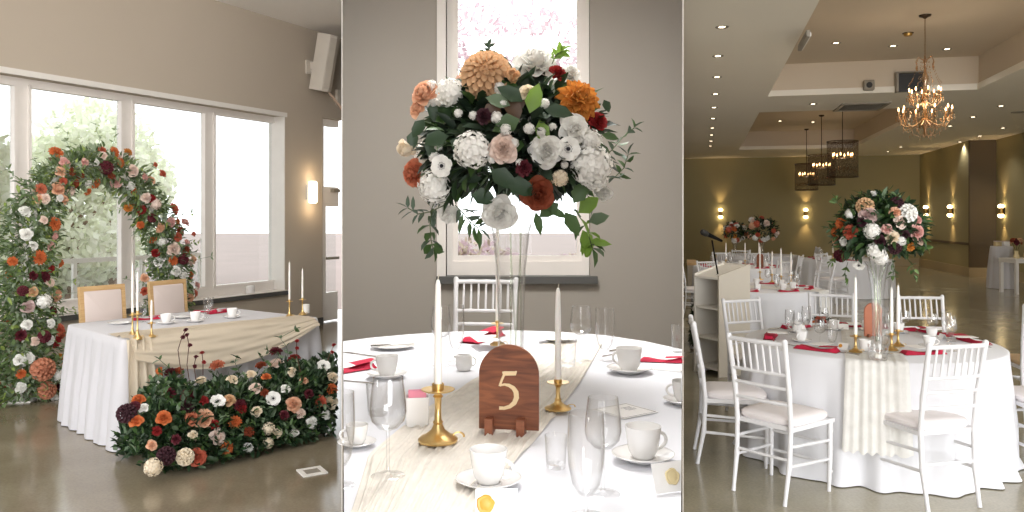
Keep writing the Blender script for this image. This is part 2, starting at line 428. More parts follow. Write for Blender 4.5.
# glazed door in the same wall
fr = MB()
w1box(fr, sD0, sD0 + 0.1, -0.18, -0.06, 0, ZD); w1box(fr, sD0 + 0.1, sEnd, -0.18, -0.06, ZD - 0.1, ZD)
w1box(fr, sD0 + 0.1, sEnd, -0.18, -0.06, 1.78, 2.08)
w1box(fr, sD0 + 0.1, sEnd, -0.16, -0.08, 0.02, 0.45); w1box(fr, sD0 + 0.1, sD0 + 0.17, -0.16, -0.08, 0.45, 1.78)
do = struct('door_1', fr, M['white_frame'])
g = MB(); w1box(g, sD0 + 0.17, sEnd, -0.125, -0.115, 0.45, 1.78); w1box(g, sD0 + 0.1, sEnd, -0.125, -0.115, 2.08, ZD - 0.1); g.build('pane', M['window_glass'], do, False)
hb = MB(); w1box(hb, sD0 + 0.14, sEnd - 0.02, -0.06, -0.03, 0.96, 1.0); w1box(hb, sD0 + 0.2, sD0 + 0.23, -0.09, -0.05, 0.96, 1.0); hb.build('push_bar', M['greyplastic'], do, False)
cl = MB(); w1box(cl, sD0 + 0.25, sEnd - 0.03, -0.06, 0.0, 2.0, 2.05); cl.build('door_closer', M['greyplastic'], do, False)
mb = MB(); mb.prism([(-13, 1.3), (-KL * 1.3, 1.3), (-KL * 13.4, 13.4), (-13, 13.4)], 4.4, 4.5); struct('ceiling_left', mb, M['ceiling_white'])
# baseboard beside the door
mb = MB(); w1box(mb, sB, sD0, 0, 0.015, 0, 0.1); struct('baseboard_left', mb, M['sill_dark'])

# ---- room 2: back wall with one window
YB = 6.0
def xb(px): return (px - CX) / F * YB
xl, xr, zw0 = xb(446), xb(590), zat(276, YB)
mb = MB()
def bx2(mb, xa, xb_, ya, yb, za, zb, mi=0): mb.box(((xa + xb_) / 2, (ya + yb) / 2, (za + zb) / 2), (abs(xb_ - xa), abs(yb - ya), abs(zb - za)), 0, mi)
e0, e1 = -KL * YB + 0.002, KR * YB - 0.002
bx2(mb, e0, xl, YB, YB + 0.2, 0.23, 3.6); bx2(mb, xr, e1, YB, YB + 0.2, 0.23, 3.6)
bx2(mb, xl, xr, YB, YB + 0.2, 0.23, zw0 - 0.06)
struct('wall_middle', mb, M['wall_grey'])
fr = MB(); y0, y1 = YB + 0.08, YB + 0.15
bx2(fr, xl, xb(452), y0, y1, zw0, 3.6); bx2(fr, xb(583), xr, y0, y1, zw0, 3.6)
bx2(fr, xb(452), xb(583), y0, y1, zw0, zat(262, YB))
bx2(fr, xb(452), xb(457), y0 + 0.02, y1 - 0.02, zat(262, YB), 3.6); bx2(fr, xb(578), xb(583), y0 + 0.02, y1 - 0.02, zat(262, YB), 3.6)
bx2(fr, xb(457), xb(578), y0 + 0.02, y1 - 0.02, zat(262, YB), zat(256, YB))
wn = struct('window_5', fr, M['white_frame'])
g = MB(); bx2(g, xb(457), xb(578), y0 + 0.03, y0 + 0.04, zat(256, YB), 3.6); g.build('pane', M['window_glass'], wn, False)
mb = MB(); bx2(mb, xb(437), xl, YB - 0.012, YB + 0.1, zw0, 3.6); struct('trim_5', mb, M['trim_white'])
mb = MB(); bx2(mb, xb(437), xb(597), YB - 0.06, YB + 0.1, zw0 - 0.055, zw0); struct('trim_6', mb, M['sill_dark'])
mb = MB(); mb.prism([(-KL * 1.6, 1.6), (KR * 1.6, 1.6), (KR * 6.2, 6.2), (-KL * 6.2, 6.2)], 3.6, 3.7); struct('ceiling_middle', mb, M['ceiling_white'])

# ---- room 3: the hall, turned a little to the right
UH = Vector((0.2314, 0.9729, 0)); VH = Vector((0.9729, -0.2314, 0)); RH = atan2(VH.y, VH.x)
def H(s, t, z=0.0): return UH * s + VH * t + Vector((0, 0, z))
def hbox(mb, sa, sb, ta, tb, za, zb, mi=0):
    mb.box(H((sa + sb) / 2, (ta + tb) / 2, (za + zb) / 2), (abs(tb - ta), abs(sb - sa), abs(zb - za)), RH, mi)
def sray(px, s):       # t of the ray through column px at hall depth s
    k = (px - CX) / F
    d = s / (UH.x * k + UH.y); p = Vector((k * d, d, 0)); return p.dot(VH)
ZC, ZTR = 3.7, 4.25
SF, T1, T2, SJ = 29.0, 7.03, 7.68, 24.0
mb = MB(); hbox(mb, SF, SF + 0.2, -0.9, T1 + 0.2, 0, ZC); struct('wall_back', mb, M['wall_olive'])
mb = MB(); hbox(mb, SJ, SF, T1, T1 + 0.2, 0, ZC); struct('wall_right', mb, M['wall_olive'])
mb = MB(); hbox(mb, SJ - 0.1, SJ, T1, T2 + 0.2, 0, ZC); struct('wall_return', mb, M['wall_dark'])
mb = MB(); hbox(mb, 9, SJ - 0.1, T2, T2 + 0.2, 0, ZC); struct('wall_side', mb, M['wall_olive'])
for nm, a in (('baseboard_back', (SF - 0.02, SF, 0.4, T1)), ('baseboard_right', (SJ - 0.1, SF - 0.02, T1 - 0.02, T1)), ('baseboard_return', (SJ - 0.12, SJ - 0.1, T1 - 0.02, T2 - 0.02)), ('baseboard_side', (9, SJ - 0.12, T2 - 0.02, T2))):
    mb = MB(); hbox(mb, a[0], a[1], a[2], a[3], 0, 0.26); struct(nm, mb, mat(nm + '_paint', (186, 170, 138), 0.6, var=0.02))
for nm, a in (('trim_7', (SJ - 0.1, SF, T1 - 0.025, T1)), ('trim_8', (SJ - 0.125, SJ - 0.1, T1 - 0.02, T2))):
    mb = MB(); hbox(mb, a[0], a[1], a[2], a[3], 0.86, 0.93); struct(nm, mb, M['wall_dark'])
# ceiling soffits around two sunk trays
TL, TR = 1.07, 4.4
sb0, sb1, sb2 = 14.5, 16.6, 25.6
CS0 = 6.5
mb = MB()
tleft = lambda s: s * 0 - 0.0
hbox(mb, CS0, SF, -0.9, TL, ZC, ZC + 0.08); hbox(mb, 1.6, CS0, -0.62, T2 + 0.2, ZC, ZC + 0.08)
hbox(mb, CS0, SF, TR, T2 + 0.2, ZC, ZC + 0.08)
hbox(mb, sb0, sb1, TL, TR, ZC, ZC + 0.08)
hbox(mb, sb2, SF, TL, TR, ZC, ZC + 0.08)
struct('ceiling_soffit', mb, M['ceiling_cream'])
mb = MB()
hbox(mb, CS0, SF, TL - 0.1, TL, ZC + 0.08, ZTR); hbox(mb, CS0, SF, TR, TR + 0.1, ZC + 0.08, ZTR)
for a, b in ((sb0, sb0 + 0.1), (sb1 - 0.1, sb1), (sb2, sb2 + 0.1)): hbox(mb, a, b, TL, TR, ZC + 0.08, ZTR)
hbox(mb, CS0, SF, TL - 0.1, TR + 0.1, ZTR, ZTR + 0.08)
struct('ceiling_tray', mb, M['ceiling_tray'])
mb = MB()
lip = 0.10
for a, b in ((CS0, sb0), (sb1, sb2)):
    hbox(mb, a, b, TL, TL + 0.03, ZC, ZC + lip); hbox(mb, a, b, TR - 0.03, TR, ZC, ZC + lip); hbox(mb, b - 0.03, b, TL + 0.03, TR - 0.03, ZC, ZC + lip)
struct('trim_9', mb, M['ceiling_cream'])

# ---- outside the windows
def leaf_cloud(name, n, blobs, size, mats, parent=None, seed=1):
    r = random.Random(seed); mb = MB()
    for k in range(n):
        c, R = blobs[r.randrange(len(blobs))]
        v = Vector((r.gauss(0, 1), r.gauss(0, 1), r.gauss(0, 1))).normalized() * (r.random() ** 0.4)
        p = Vector(c) + Vector((v.x * R[0], v.y * R[1], v.z * R[2]))
        a = Vector((r.gauss(0, 1), r.gauss(0, 1), r.gauss(0, 1))).normalized(); b = a.orthogonal().normalized()
        s = size * r.uniform(0.6, 1.4)
        mb.add([p - a * s, p + b * s * 0.5, p + a * s, p - b * s * 0.5], [(0, 1, 2, 3)], r.randrange(len(mats)))
    return mb.build(name, mats, parent, False)
def outdoor_tree(label, base, h, blobs, n, size, mats, seed):
    t = thing('tree', label, 'tree', base)
    mb = MB(); mb.tube([(0, 0, 0), (0.05, 0, h * 0.3), (-0.05, 0.05, h * 0.7)], [0.14, 0.1, 0.05], 8)
    for k in range(6):
        a = k * 1.1; mb.tube([(0, 0, h * (0.3 + 0.05 * k)), (cos(a) * h * 0.18, sin(a) * h * 0.18, h * (0.5 + 0.06 * k))], [0.05, 0.015], 5)
    mb.build('trunk', M['bark'], t)
    leaf_cloud('crown', n, blobs, size, mats, t, seed)
    return t
for px, d, label, sd, k in ((72, 16.5, 'pale sunlit tree outside the tall window behind the floral arch', 3, 1.0), (112, 20, 'pale green tree outside, close beside the mullion right of the arch', 4, 0.85), (-70, 12.5, 'sunlit tree outside, past the outermost edge of the big window', 5, 0.7)):
    b = P(px, HY, d); b.z = -0.12
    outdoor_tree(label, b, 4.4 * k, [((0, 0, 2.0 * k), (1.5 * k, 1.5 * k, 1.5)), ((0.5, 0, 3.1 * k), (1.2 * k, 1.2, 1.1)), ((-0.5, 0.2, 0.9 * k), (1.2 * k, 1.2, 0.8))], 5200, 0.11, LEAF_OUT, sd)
b = P(400, HY, 10.0); b.z = -0.12
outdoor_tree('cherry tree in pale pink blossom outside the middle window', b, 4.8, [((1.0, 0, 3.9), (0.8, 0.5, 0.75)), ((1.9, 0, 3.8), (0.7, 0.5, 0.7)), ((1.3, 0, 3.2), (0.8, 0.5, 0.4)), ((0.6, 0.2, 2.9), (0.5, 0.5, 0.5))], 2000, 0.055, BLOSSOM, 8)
b = P(530, HY, 13); b.z = -0.12
hg = leaf_cloud('hedge', 2600, [((-1.0, 0, 0.85), (1.0, 0.5, 0.55)), ((0.9, 0, 0.7), (1.0, 0.5, 0.45))], 0.07, [BLOSSOM[1], mat('tan_hedge', (196, 180, 160), 0.9)], None, 9)
hg.location = b; tag(hg, 'low pinkish brown hedge outside the middle window', 'hedge')
# terrace railing beyond the right-hand panes
t = thing('railing', 'grey terrace railing outside, seen low through the last window pane', 'railing', w1(-2.6, -1.6, 0), RZ1)
mb = MB(); mb.box((0, 0, 1.05), (5.2, 0.06, 0.06)); mb.build('top_rail', M['trim_white'], t)
for k in range(6):
    mb = MB(); mb.box((-2.5 + k, 0, 0.46), (0.05, 0.05, 1.16)); mb.build('post', M['trim_white'], t)
mb = MB(); mb.box((0, 0, 0.55), (5.0, 0.012, 0.8)); mb.build('glass_panel', M['window_glass'], t)
# ================================================================== PROTOTYPES
# ---- flowers: unit radius, opening along +Z
def petal(mb, az, tilt, length, width, cup, r0=0.0, z0=0.0, curl=0.0, nu=4, nv=4, point=0.0, mi=0):
    ca, sa = cos(az), sin(az)
    def fn(u, v):
        x = (u - 0.5) * 2
        prof = (sin(pi * (0.10 + 0.74 * v ** 0.85)) ** 0.7) if point == 0 else (sin(pi * (0.1 + v * 0.9)) ** (0.7 + point) * (1 - 0.25 * v * point) + 0.03)
        w = width * prof * x
        t = tilt - curl * v * v
        rr = r0 + length * (v * cos(t) if curl == 0 else (v * cos(tilt - curl * v * 0.5)))
        zz = z0 + length * (v * sin(tilt - curl * v * 0.5)) 
        # cupping pulls the edges up and inward
        e = cup * x * x * width
        rr -= e * sin(tilt) ; zz += e * cos(tilt)
        return Vector((rr * ca - w * sa, rr * sa + w * ca, zz))
    mb.grid(fn, nu, nv, mi)
def rose_mb(seed=1, n=26, openness=1.0):
    r = random.Random(seed); mb = MB()
    for k in range(n):
        q = k / (n - 1); az = k * 2.39996 + r.uniform(-0.15, 0.15)
        tilt = radians(90 - 66 * q ** 0.85 * openness + r.uniform(-4, 4))
        petal(mb, az, tilt, 0.44 + 0.40 * q, 0.20 + 0.42 * q, 0.75 - 0.35 * q, 0.03 + 0.24 * q * openness, 0.10 - 0.50 * q, curl=0.10 + 0.95 * q ** 1.5 * openness, nu=6, nv=5)
    mb.ball((0, 0, -0.16), 0.36, 10, 6); return mb
def ball_dahlia_mb(seed=1, n=130):
    r = random.Random(seed); mb = MB()
    for k in range(n):
        q = (k + 0.5) / n; ph = math.acos(1 - 1.5 * q); az = k * 2.39996
        d = Vector((sin(ph) * cos(az), sin(ph) * sin(az), cos(ph)))
        e1 = Vector((-sin(az), cos(az), 0)); e2 = d.cross(e1)         # e2 points to the centre of the bloom
        s = (0.085 + 0.085 * min(1, q * 1.8)) * sqrt(130 / n); R = 0.86 + 0.14 * min(1, q * 3)
        ring = []
        for j in range(8):
            b = 2 * pi * j / 8; up = sin(b)
            ring.append(d * (R - 0.10 * max(0, up) + 0.06 * max(0, -up)) + e1 * (s * cos(b)) + e2 * (s * up * (1.0 if up > 0 else 1.35)))
        mb.add([d * (R - 0.36) - e2 * 0.02] + ring, [(0, 1 + j, 1 + (j + 1) % 8) for j in range(8)])
    mb.ball((0, 0, 0), 0.62, 10, 6); return mb
def open_dahlia_mb(seed=1, rows=4):
    r = random.Random(seed); mb = MB()
    for L in range(rows):
        q = L / (rows - 1); n = 7 + 2 * L
        for k in range(n):
            az = 2 * pi * (k + 0.5 * (L % 2)) / n + r.uniform(-0.1, 0.1)
            tilt = radians(72 - 66 * q + r.uniform(-7, 7))
            petal(mb, az, tilt, 0.48 + 0.46 * q, 0.17 + 0.10 * q, 0.6, 0.05, 0.04 - 0.16 * q, curl=0.35, nu=4, nv=5, point=0.12)
    mb.ball((0, 0, 0.0), 0.16, 8, 5); return mb
def anemone_mb(seed=1):
    r = random.Random(seed); mb = MB()
    for L in range(2):
        for k in range(5):
            az = 2 * pi * (k + 0.5 * L) / 5 + r.uniform(-0.1, 0.1)
            petal(mb, az, radians(26 - 10 * L), 0.95, 0.46, 0.22, 0.05, -0.05 * L, curl=0.35)
    mb.ball((0, 0, 0.14), 0.17, 10, 6, 1)
    for k in range(18):
        a = 2 * pi * k / 18; R = 0.27 + 0.05 * (k % 2)
        mb.ball((R * cos(a), R * sin(a), 0.16), 0.035, 5, 3, 1)
    return mb
def hydrangea_mb(seed=1, n=105):
    r = random.Random(seed); mb = MB()
    for k in range(n):
        q = (k + 0.5) / n; ph = math.acos(1 - 1.5 * q); az = k * 2.39996 + r.uniform(-0.15, 0.15)
        d = Vector((sin(ph) * cos(az), sin(ph) * sin(az), cos(ph))); c = d * r.uniform(0.80, 0.97)
        d = (d + Vector((r.gauss(0, .2), r.gauss(0, .2), r.gauss(0, .2)))).normalized(); e1 = d.orthogonal().normalized(); e2 = d.cross(e1)
        rot = r.uniform(0, 6.28); s = 0.17 * r.uniform(0.85, 1.15)
        for j in range(4):
            a = rot + j * pi / 2; u = e1 * cos(a) + e2 * sin(a); w = d.cross(u); lift = d * s * 0.22
            mb.add([c, c + u * s * 0.35 + w * s * 0.42 + lift * 0.6, c + u * s * 0.8 + w * s * 0.42 + lift, c + u * s * 1.05 + lift * 0.8, c + u * s * 0.8 - w * s * 0.42 + lift, c + u * s * 0.35 - w * s * 0.42 + lift * 0.6], [(0, 1, 2), (0, 2, 3), (0, 3, 4), (0, 4, 5)])
    mb.ball((0, 0, -0.02), 0.74, 14, 8); return mb
def bud_mb(seed=1):
    r = random.Random(seed); mb = MB(); n = 9
    for k in range(n):
        q = k / (n - 1)
        petal(mb, k * 2.39996, radians(92 - 16 * q), 1.15 + 0.25 * q, 0.42 + 0.25 * q, 0.75 - 0.2 * q, 0.04 + 0.26 * q, -0.35 - 0.15 * q, curl=-0.15 + 0.5 * q, nu=6, nv=5)
    mb.ball((0, 0, -0.42), 0.40, 10, 6); return mb
def carnation_mb(seed=1):
    r = random.Random(seed); mb = MB()
    for k in range(48):
        q = k / 47
        petal(mb, k * 2.39996, radians(88 - 74 * q + r.uniform(-9, 9)), 0.62 + 0.28 * q, 0.26, 0.3 * (-1) ** k, 0.06 + 0.12 * q, 0.05 - 0.25 * q, curl=r.uniform(-0.3, 0.6), nu=4, nv=3)
    mb.ball((0, 0, -0.15), 0.4, 8, 5); return mb
FL = dict(pom=(lambda: ball_dahlia_mb(3, 58), 'ball_dahlia'), rose=(lambda: rose_mb(2, 20, 1.0), 'rose'), garden=(lambda: rose_mb(5, 32, 0.92), 'garden_rose'), ball=(ball_dahlia_mb, 'ball_dahlia'), dahlia=(open_dahlia_mb, 'dahlia'), anemone=(anemone_mb, 'anemone'), hydrangea=(hydrangea_mb, 'hydrangea'), bud=(bud_mb, 'rosebud'), carnation=(carnation_mb, 'carnation'))
_fl = {}
def flower_mesh(kind, colour):
    if (kind, colour) not in _fl:
        fn, nm = FL[kind]
        ms = [PETAL[colour]] + ([M['flower_eye']] if kind == 'anemone' else [])
        _fl[(kind, colour)] = fn().mesh(nm, ms, True, 180)
    return _fl[(kind, colour)]
WORD = dict(pom='ball dahlia', ball='ball dahlia', dahlia='open dahlia', garden='garden rose')
def flower(kind, colour, p, nrm, r, parent, spin=None):
    """place a bloom at world point p (parent is an unrotated Empty)"""
    o = bpy.data.objects.new(FL[kind][1], flower_mesh(kind, colour)); COL.objects.link(o)
    o.parent = parent
    q = Vector(nrm).normalized().to_track_quat('Z', 'Y')
    o.rotation_mode = 'QUATERNION'
    from mathutils import Quaternion
    o.rotation_quaternion = q @ Quaternion((0, 0, 1), rnd.uniform(0, 6.28) if spin is None else spin)
    o.location = Vector(p) - parent.location; o.scale = (r, r, r)
    o['label'] = '%s %s' % (colour, WORD.get(kind, kind))
    return o
def leaf(mb, p, d, up, L, W, mi=0, fold=0.25, droop=0.15):
    d = Vector(d).normalized(); s = d.cross(Vector(up))
    s = s.normalized() if s.length > 1e-5 else d.orthogonal().normalized()
    n = s.cross(d)
    p = Vector(p)
    a = p + d * L * 0.33 - n * L * droop * 0.1; b = p + d * L * 0.7 - n * L * droop * 0.45; t = p + d * L - n * L * droop
    f = n * W * fold
    mb.add([p, a + s * W * 0.5 + f, a, a - s * W * 0.5 + f, b + s * W * 0.4 + f * 0.8, b, b - s * W * 0.4 + f * 0.8, t],
           [(0, 2, 1), (0, 3, 2), (1, 2, 5, 4), (2, 3, 6, 5), (4, 5, 7), (5, 6, 7)], mi)
def sprig(mb, pts, L, W, mi_stem, mi_leaf, r=0.002, step=None, pair=True, seed=0):
    rr = random.Random(seed); pts = [Vector(p) for p in pts]
    mb.tube(pts, [r] * len(pts), 5, mi_stem, False)
    for j in range(1, len(pts)):
        t = (pts[j] - pts[j - 1]).normalized(); e = t.orthogonal().normalized(); e = Matrix.Rotation(rr.uniform(0, 6.28), 3, t) @ e
        for sg in ((1, -1) if pair else (1 if j % 2 else -1,)):
            d = (e * sg + t * 0.6).normalized()
            mi = mi_leaf if not isinstance(mi_leaf, (list, tuple)) else rr.choice(mi_leaf)
            leaf(mb, pts[j], d, t.cross(d) if rr.random() < 0.5 else Vector((0, 0, 1)), L * rr.uniform(0.75, 1.2), W * rr.uniform(0.8, 1.2), mi)
    leaf(mb, pts[-1], (pts[-1] - pts[-2]), Vector((0, 0, 1)), L, W, mi_leaf if not isinstance(mi_leaf, (list, tuple)) else mi_leaf[0])

# ---- ballroom chair (facing +Y)
def chair_kind(name, label, cat, frame, cush, group):
    t = thing(name, label, cat, (0, 0, 0), 0, group)
    w0, w1, yb, yf, zs = 0.175, 0.195, -0.19, 0.19, 0.43
    def post(sx):
        pts = [(sx * 0.168, yb - 0.05, 0.0), (sx * 0.172, yb - 0.01, 0.22), (sx * w0, yb, zs), (sx * (w0 + 0.002), yb - 0.02, 0.62), (sx * (w0 + 0.008), yb - 0.075, 0.915)]
        mb = MB(); fine = []
        for a, b in zip(pts[:-1], pts[1:]):
            for k in range(6): fine.append(Vector(a).lerp(Vector(b), k / 6))
        fine.append(Vector(pts[-1]))
        mb.tube(fine, [0.0145 + (0.002 if i % 6 == 0 else 0) - 0.004 * (1 - min(1, p.z / 0.2)) for i, p in enumerate(fine)], 10)
        mb.ball(pts[-1], 0.0165, 8, 5)
        return mb
    def backpt(x, z):     # centre line of the back at height z
        y = yb - 0.02 * max(0, (z - zs) / 0.19) if z < 0.62 else yb - 0.02 - 0.055 * (z - 0.62) / 0.295
        return Vector((x * (w0 + 0.004), y, z))
    for sx in (-1, 1): post(sx).build('leg', frame, t)
    for sx in (-1, 1):
        mb = MB(); pts = [(sx * (w1 - 0.004), yf - 0.005, 0.0), (sx * w1, yf, 0.2), (sx * w1, yf, zs)]
        mb.tube(pts, [0.011, 0.015, 0.016], 10)
        for z in (0.12, 0.25, 0.36): mb.tube([(sx * w1, yf, z - 0.005), (sx * w1, yf, z + 0.005)], 0.0175, 10)
        mb.build('leg', frame, t)
    mb = MB()
    mb.prism([(-w0 - 0.015, yb), (w0 + 0.015, yb), (w1 + 0.018, yf + 0.02), (-w1 - 0.018, yf + 0.02)], zs - 0.025, zs)
    mb.build('seat_frame', frame, t)
    mb = MB(); k = 24; rings = [(0.97, 0.0), (1.02, 0.012), (1.02, 0.03), (0.96, 0.042), (0.7, 0.05), (0.3, 0.053)]
    vs = []; fs = []
    for sc, z in rings:
        for i in range(k):
            a = 2 * pi * i / k; ex = 0.32
            cx = (abs(cos(a)) ** ex) * (1 if cos(a) > 0 else -1); cy = (abs(sin(a)) ** ex) * (1 if sin(a) > 0 else -1)
            wd = w0 + 0.006 + (w1 - w0) * (cy + 1) / 2
            vs.append((cx * wd * sc, 0.008 + cy * 0.19 * sc, zs + z))
    for j in range(len(rings) - 1):
        for i in range(k): fs.append((j * k + i, j * k + (i + 1) % k, (j + 1) * k + (i + 1) % k, (j + 1) * k + i))
    fs.append(tuple(range((len(rings) - 1) * k, len(rings) * k))); mb.add(vs, fs)
    mb.build('seat_cushion', cush, t)
    for z, r in ((0.90, 0.013), (0.725, 0.010), (0.645, 0.010), (0.555, 0.010)):
        mb = MB(); n = 12
        pts = [backpt(-1 + 2 * i / n, z) + Vector((0, -0.012 * (1 - (1 - 2 * i / n) ** 2), 0)) for i in range(n + 1)]
        mb.tube(pts, [r + (0.0018 if i % 3 == 0 else 0) for i in range(n + 1)], 8); mb.build('back_rail', frame, t)
    for i in range(7):
        x = -0.75 + 1.5 * i / 6; mb = MB()
        o_ = Vector((0, -0.012 * (1 - x * x), 0))
        mb.tube([backpt(x, 0.725) + o_, backpt(x, 0.81) + o_, backpt(x, 0.90) + o_], [0.006, 0.0075, 0.006], 7); mb.build('spindle', frame, t)
    def st(a, b):
        mb = MB(); a = Vector(a); b = Vector(b); n = 6
        mb.tube([a.lerp(b, i / n) for i in range(n + 1)], [0.0085 + (0.0016 if i % 2 else 0) for i in range(n + 1)], 8); mb.build('stretcher', frame, t)
    for sx in (-1, 1):
        st((sx * 0.171, yb - 0.012, 0.21), (sx * w1, yf, 0.19)); st((sx * 0.173, yb - 0.004, 0.32), (sx * w1, yf, 0.30))
    st((-0.172, yb - 0.01, 0.245), (0.172, yb - 0.01, 0.245)); st((-w1, yf, 0.16), (w1, yf, 0.16)); st((-w1, yf, 0.28), (w1, yf, 0.28))
    return Kind(t)
CHAIR = chair_kind('ballroom_chair', 'white ballroom chair', 'chair', M['chair_white'], M['cushion'], None)
CHAIR_TAN = chair_kind('ballroom_chair', 'white ballroom chair with tan seat', 'chair', M['chair_white'], M['cushion_tan'], None)

# ---- oak framed upholstered chair (facing +Y)
def head_chair():
    t = thing('upholstered_chair', 'oak framed chair', 'chair')
    W, zt, z0 = 0.24, 1.03, 0.52; tilt = 0.10
    def bp(x, z): return Vector((x, -0.22 - tilt * (z - 0.45), z))
    mb = MB()
    M_ = Matrix.Rotation(math.atan(tilt), 4, 'X')
    def bar(a, b, w, d):
        a = Vector(a); b = Vector(b); L = (b - a).length; c = (a + b) / 2
        q = (b - a).to_track_quat('Z', 'Y').to_matrix().to_4x4()
        mb.box(c, (w, d, L), M=q)
    bar(bp(-W + 0.02, z0), bp(-W + 0.02, zt), 0.042, 0.04); bar(bp(W - 0.02, z0), bp(W - 0.02, zt), 0.042, 0.04)
    mb.box(bp(0, zt - 0.02), (2 * W, 0.042, 0.045), M=M_); mb.box(bp(0, z0 + 0.02), (2 * W, 0.042, 0.045), M=M_)
    mb.build('back_frame', M['oak'], t, angle=30)
    mb = MB(); mb.rbox((0, 0, 0), (2 * W - 0.075, zt - z0 - 0.075, 0.05), 0.02)
    o = mb.build('back_panel', M['linen'], t); o.location = bp(0, (zt + z0) / 2); o.rotation_euler = (pi / 2 + math.atan(tilt), 0, 0)
    mb = MB(); mb.rbox((0, 0.0, 0.45), (0.48, 0.46, 0.08), 0.03); mb.build('seat', M['linen'], t)
    mb = MB(); mb.rbox((0, 0.0, 0.39), (0.47, 0.45, 0.04), 0.01); mb.build('seat_frame', M['oak'], t)
    for sx in (-1, 1):
        for y, b in ((-0.2, -0.05), (0.19, 0.02)):
            mb = MB(); mb.tube([(sx * 0.21, y, 0.39), (sx * 0.215, y + b, 0.0)], [0.022, 0.014], 8); mb.build('leg', M['oak'], t)
        mb = MB(); mb.tube([bp(sx * (W - 0.02), 0.38), bp(sx * (W - 0.02), 0.54)], 0.02, 8); mb.build('back_post', M['oak'], t)
    return Kind(t)

# ---- tableware
def candlestick_kind(name='candlestick'):
    t = thing(name, 'brass candlestick', 'candlestick')
    mb = MB(); mb.lathe([(0.0, 0.0), (0.040, 0.0), (0.041, 0.006), (0.036, 0.012), (0.026, 0.018), (0.014, 0.03), (0.009, 0.045)], n=24, cap0=True); mb.build('base', M['brass'], t)
    mb = MB(); mb.lathe([(0.009, 0.045), (0.011, 0.05), (0.0075, 0.055), (0.0065, 0.085), (0.0075, 0.112), (0.011, 0.116), (0.0075, 0.121), (0.009, 0.127)], n=16); mb.build('stem', M['brass'], t)
    mb = MB(); mb.lathe([(0.009, 0.127), (0.03, 0.130), (0.035, 0.134), (0.034, 0.1355), (0.012, 0.133)], n=24); mb.build('drip_tray', M['brass'], t)
    mb = MB(); mb.lathe([(0.012, 0.133), (0.0125, 0.15), (0.0105, 0.15), (0.0105, 0.135)], n=16); mb.build('socket', M['brass'], t)
    mb = MB(); mb.tube([(0.03 + 0.012 * (1 - cos(a)), 0, 0.008 + 0.012 * sin(a)) for a in [pi * k / 8 - 0.3 for k in range(10)]], 0.0022, 6)
    mb.build('finger_ring', M['brass'], t)
    return Kind(t)
def taper_kind():
    t = thing('taper_candle', 'ivory taper candle', 'candle')
    mb = MB(); mb.lathe([(0.010, 0), (0.0108, 0.02), (0.0095, 0.18), (0.0075, 0.245), (0.004, 0.256), (0.001, 0.258)], n=14, cap0=True, cap1=True); mb.build('wax', M['wax'], t)
    mb = MB(); mb.tube([(0, 0, 0.256), (0.001, 0, 0.264), (0.003, 0, 0.269)], 0.0012, 5); mb.build('wick', M['wick'], t)
    return Kind(t)
def cup_kind():
    t = thing('coffee_cup', 'white china coffee cup', 'cup')
    mb = MB(); mb.lathe([(0.0, 0.002), (0.024, 0.0), (0.026, 0.004), (0.033, 0.015), (0.039, 0.045), (0.0425, 0.072), (0.0425, 0.0745), (0.0405, 0.0745), (0.037, 0.045), (0.030, 0.015), (0.0, 0.008)], n=32); mb.build('body', M['china'], t)
    mb = MB(); pts = [(0.037 + 0.027 * sin(a), 0, 0.036 + 0.020 * cos(a)) for a in [0.05 + pi * k / 12 * 0.98 for k in range(13)]]
    mb.tube(pts, 0.0042, 8); mb.build('handle', M['china'], t)
    return Kind(t)
def saucer_kind():
    t = thing('saucer', 'white china saucer', 'saucer')
    mb = MB(); mb.lathe([(0.0, 0.002), (0.038, 0.0), (0.042, 0.003), (0.060, 0.010), (0.073, 0.017), (0.0735, 0.0185), (0.060, 0.0125), (0.044, 0.0065), (0.030, 0.0055), (0.028, 0.0075), (0.026, 0.0055), (0.0, 0.005)], n=40); mb.build('dish', M['china'], t)
    mb = MB(); mb.lathe([(0.0722, 0.0175), (0.0740, 0.0185), (0.0722, 0.0195)], n=40); mb.build('rim', M['china'], t)
    return Kind(t)
def plate_mesh():
    mb = MB(); mb.lathe([(0.0, 0.003), (0.055, 0.0), (0.06, 0.003), (0.072, 0.008), (0.098, 0.014), (0.100, 0.016), (0.097, 0.017), (0.070, 0.0105), (0.058, 0.006), (0.0, 0.006)], n=44); return mb
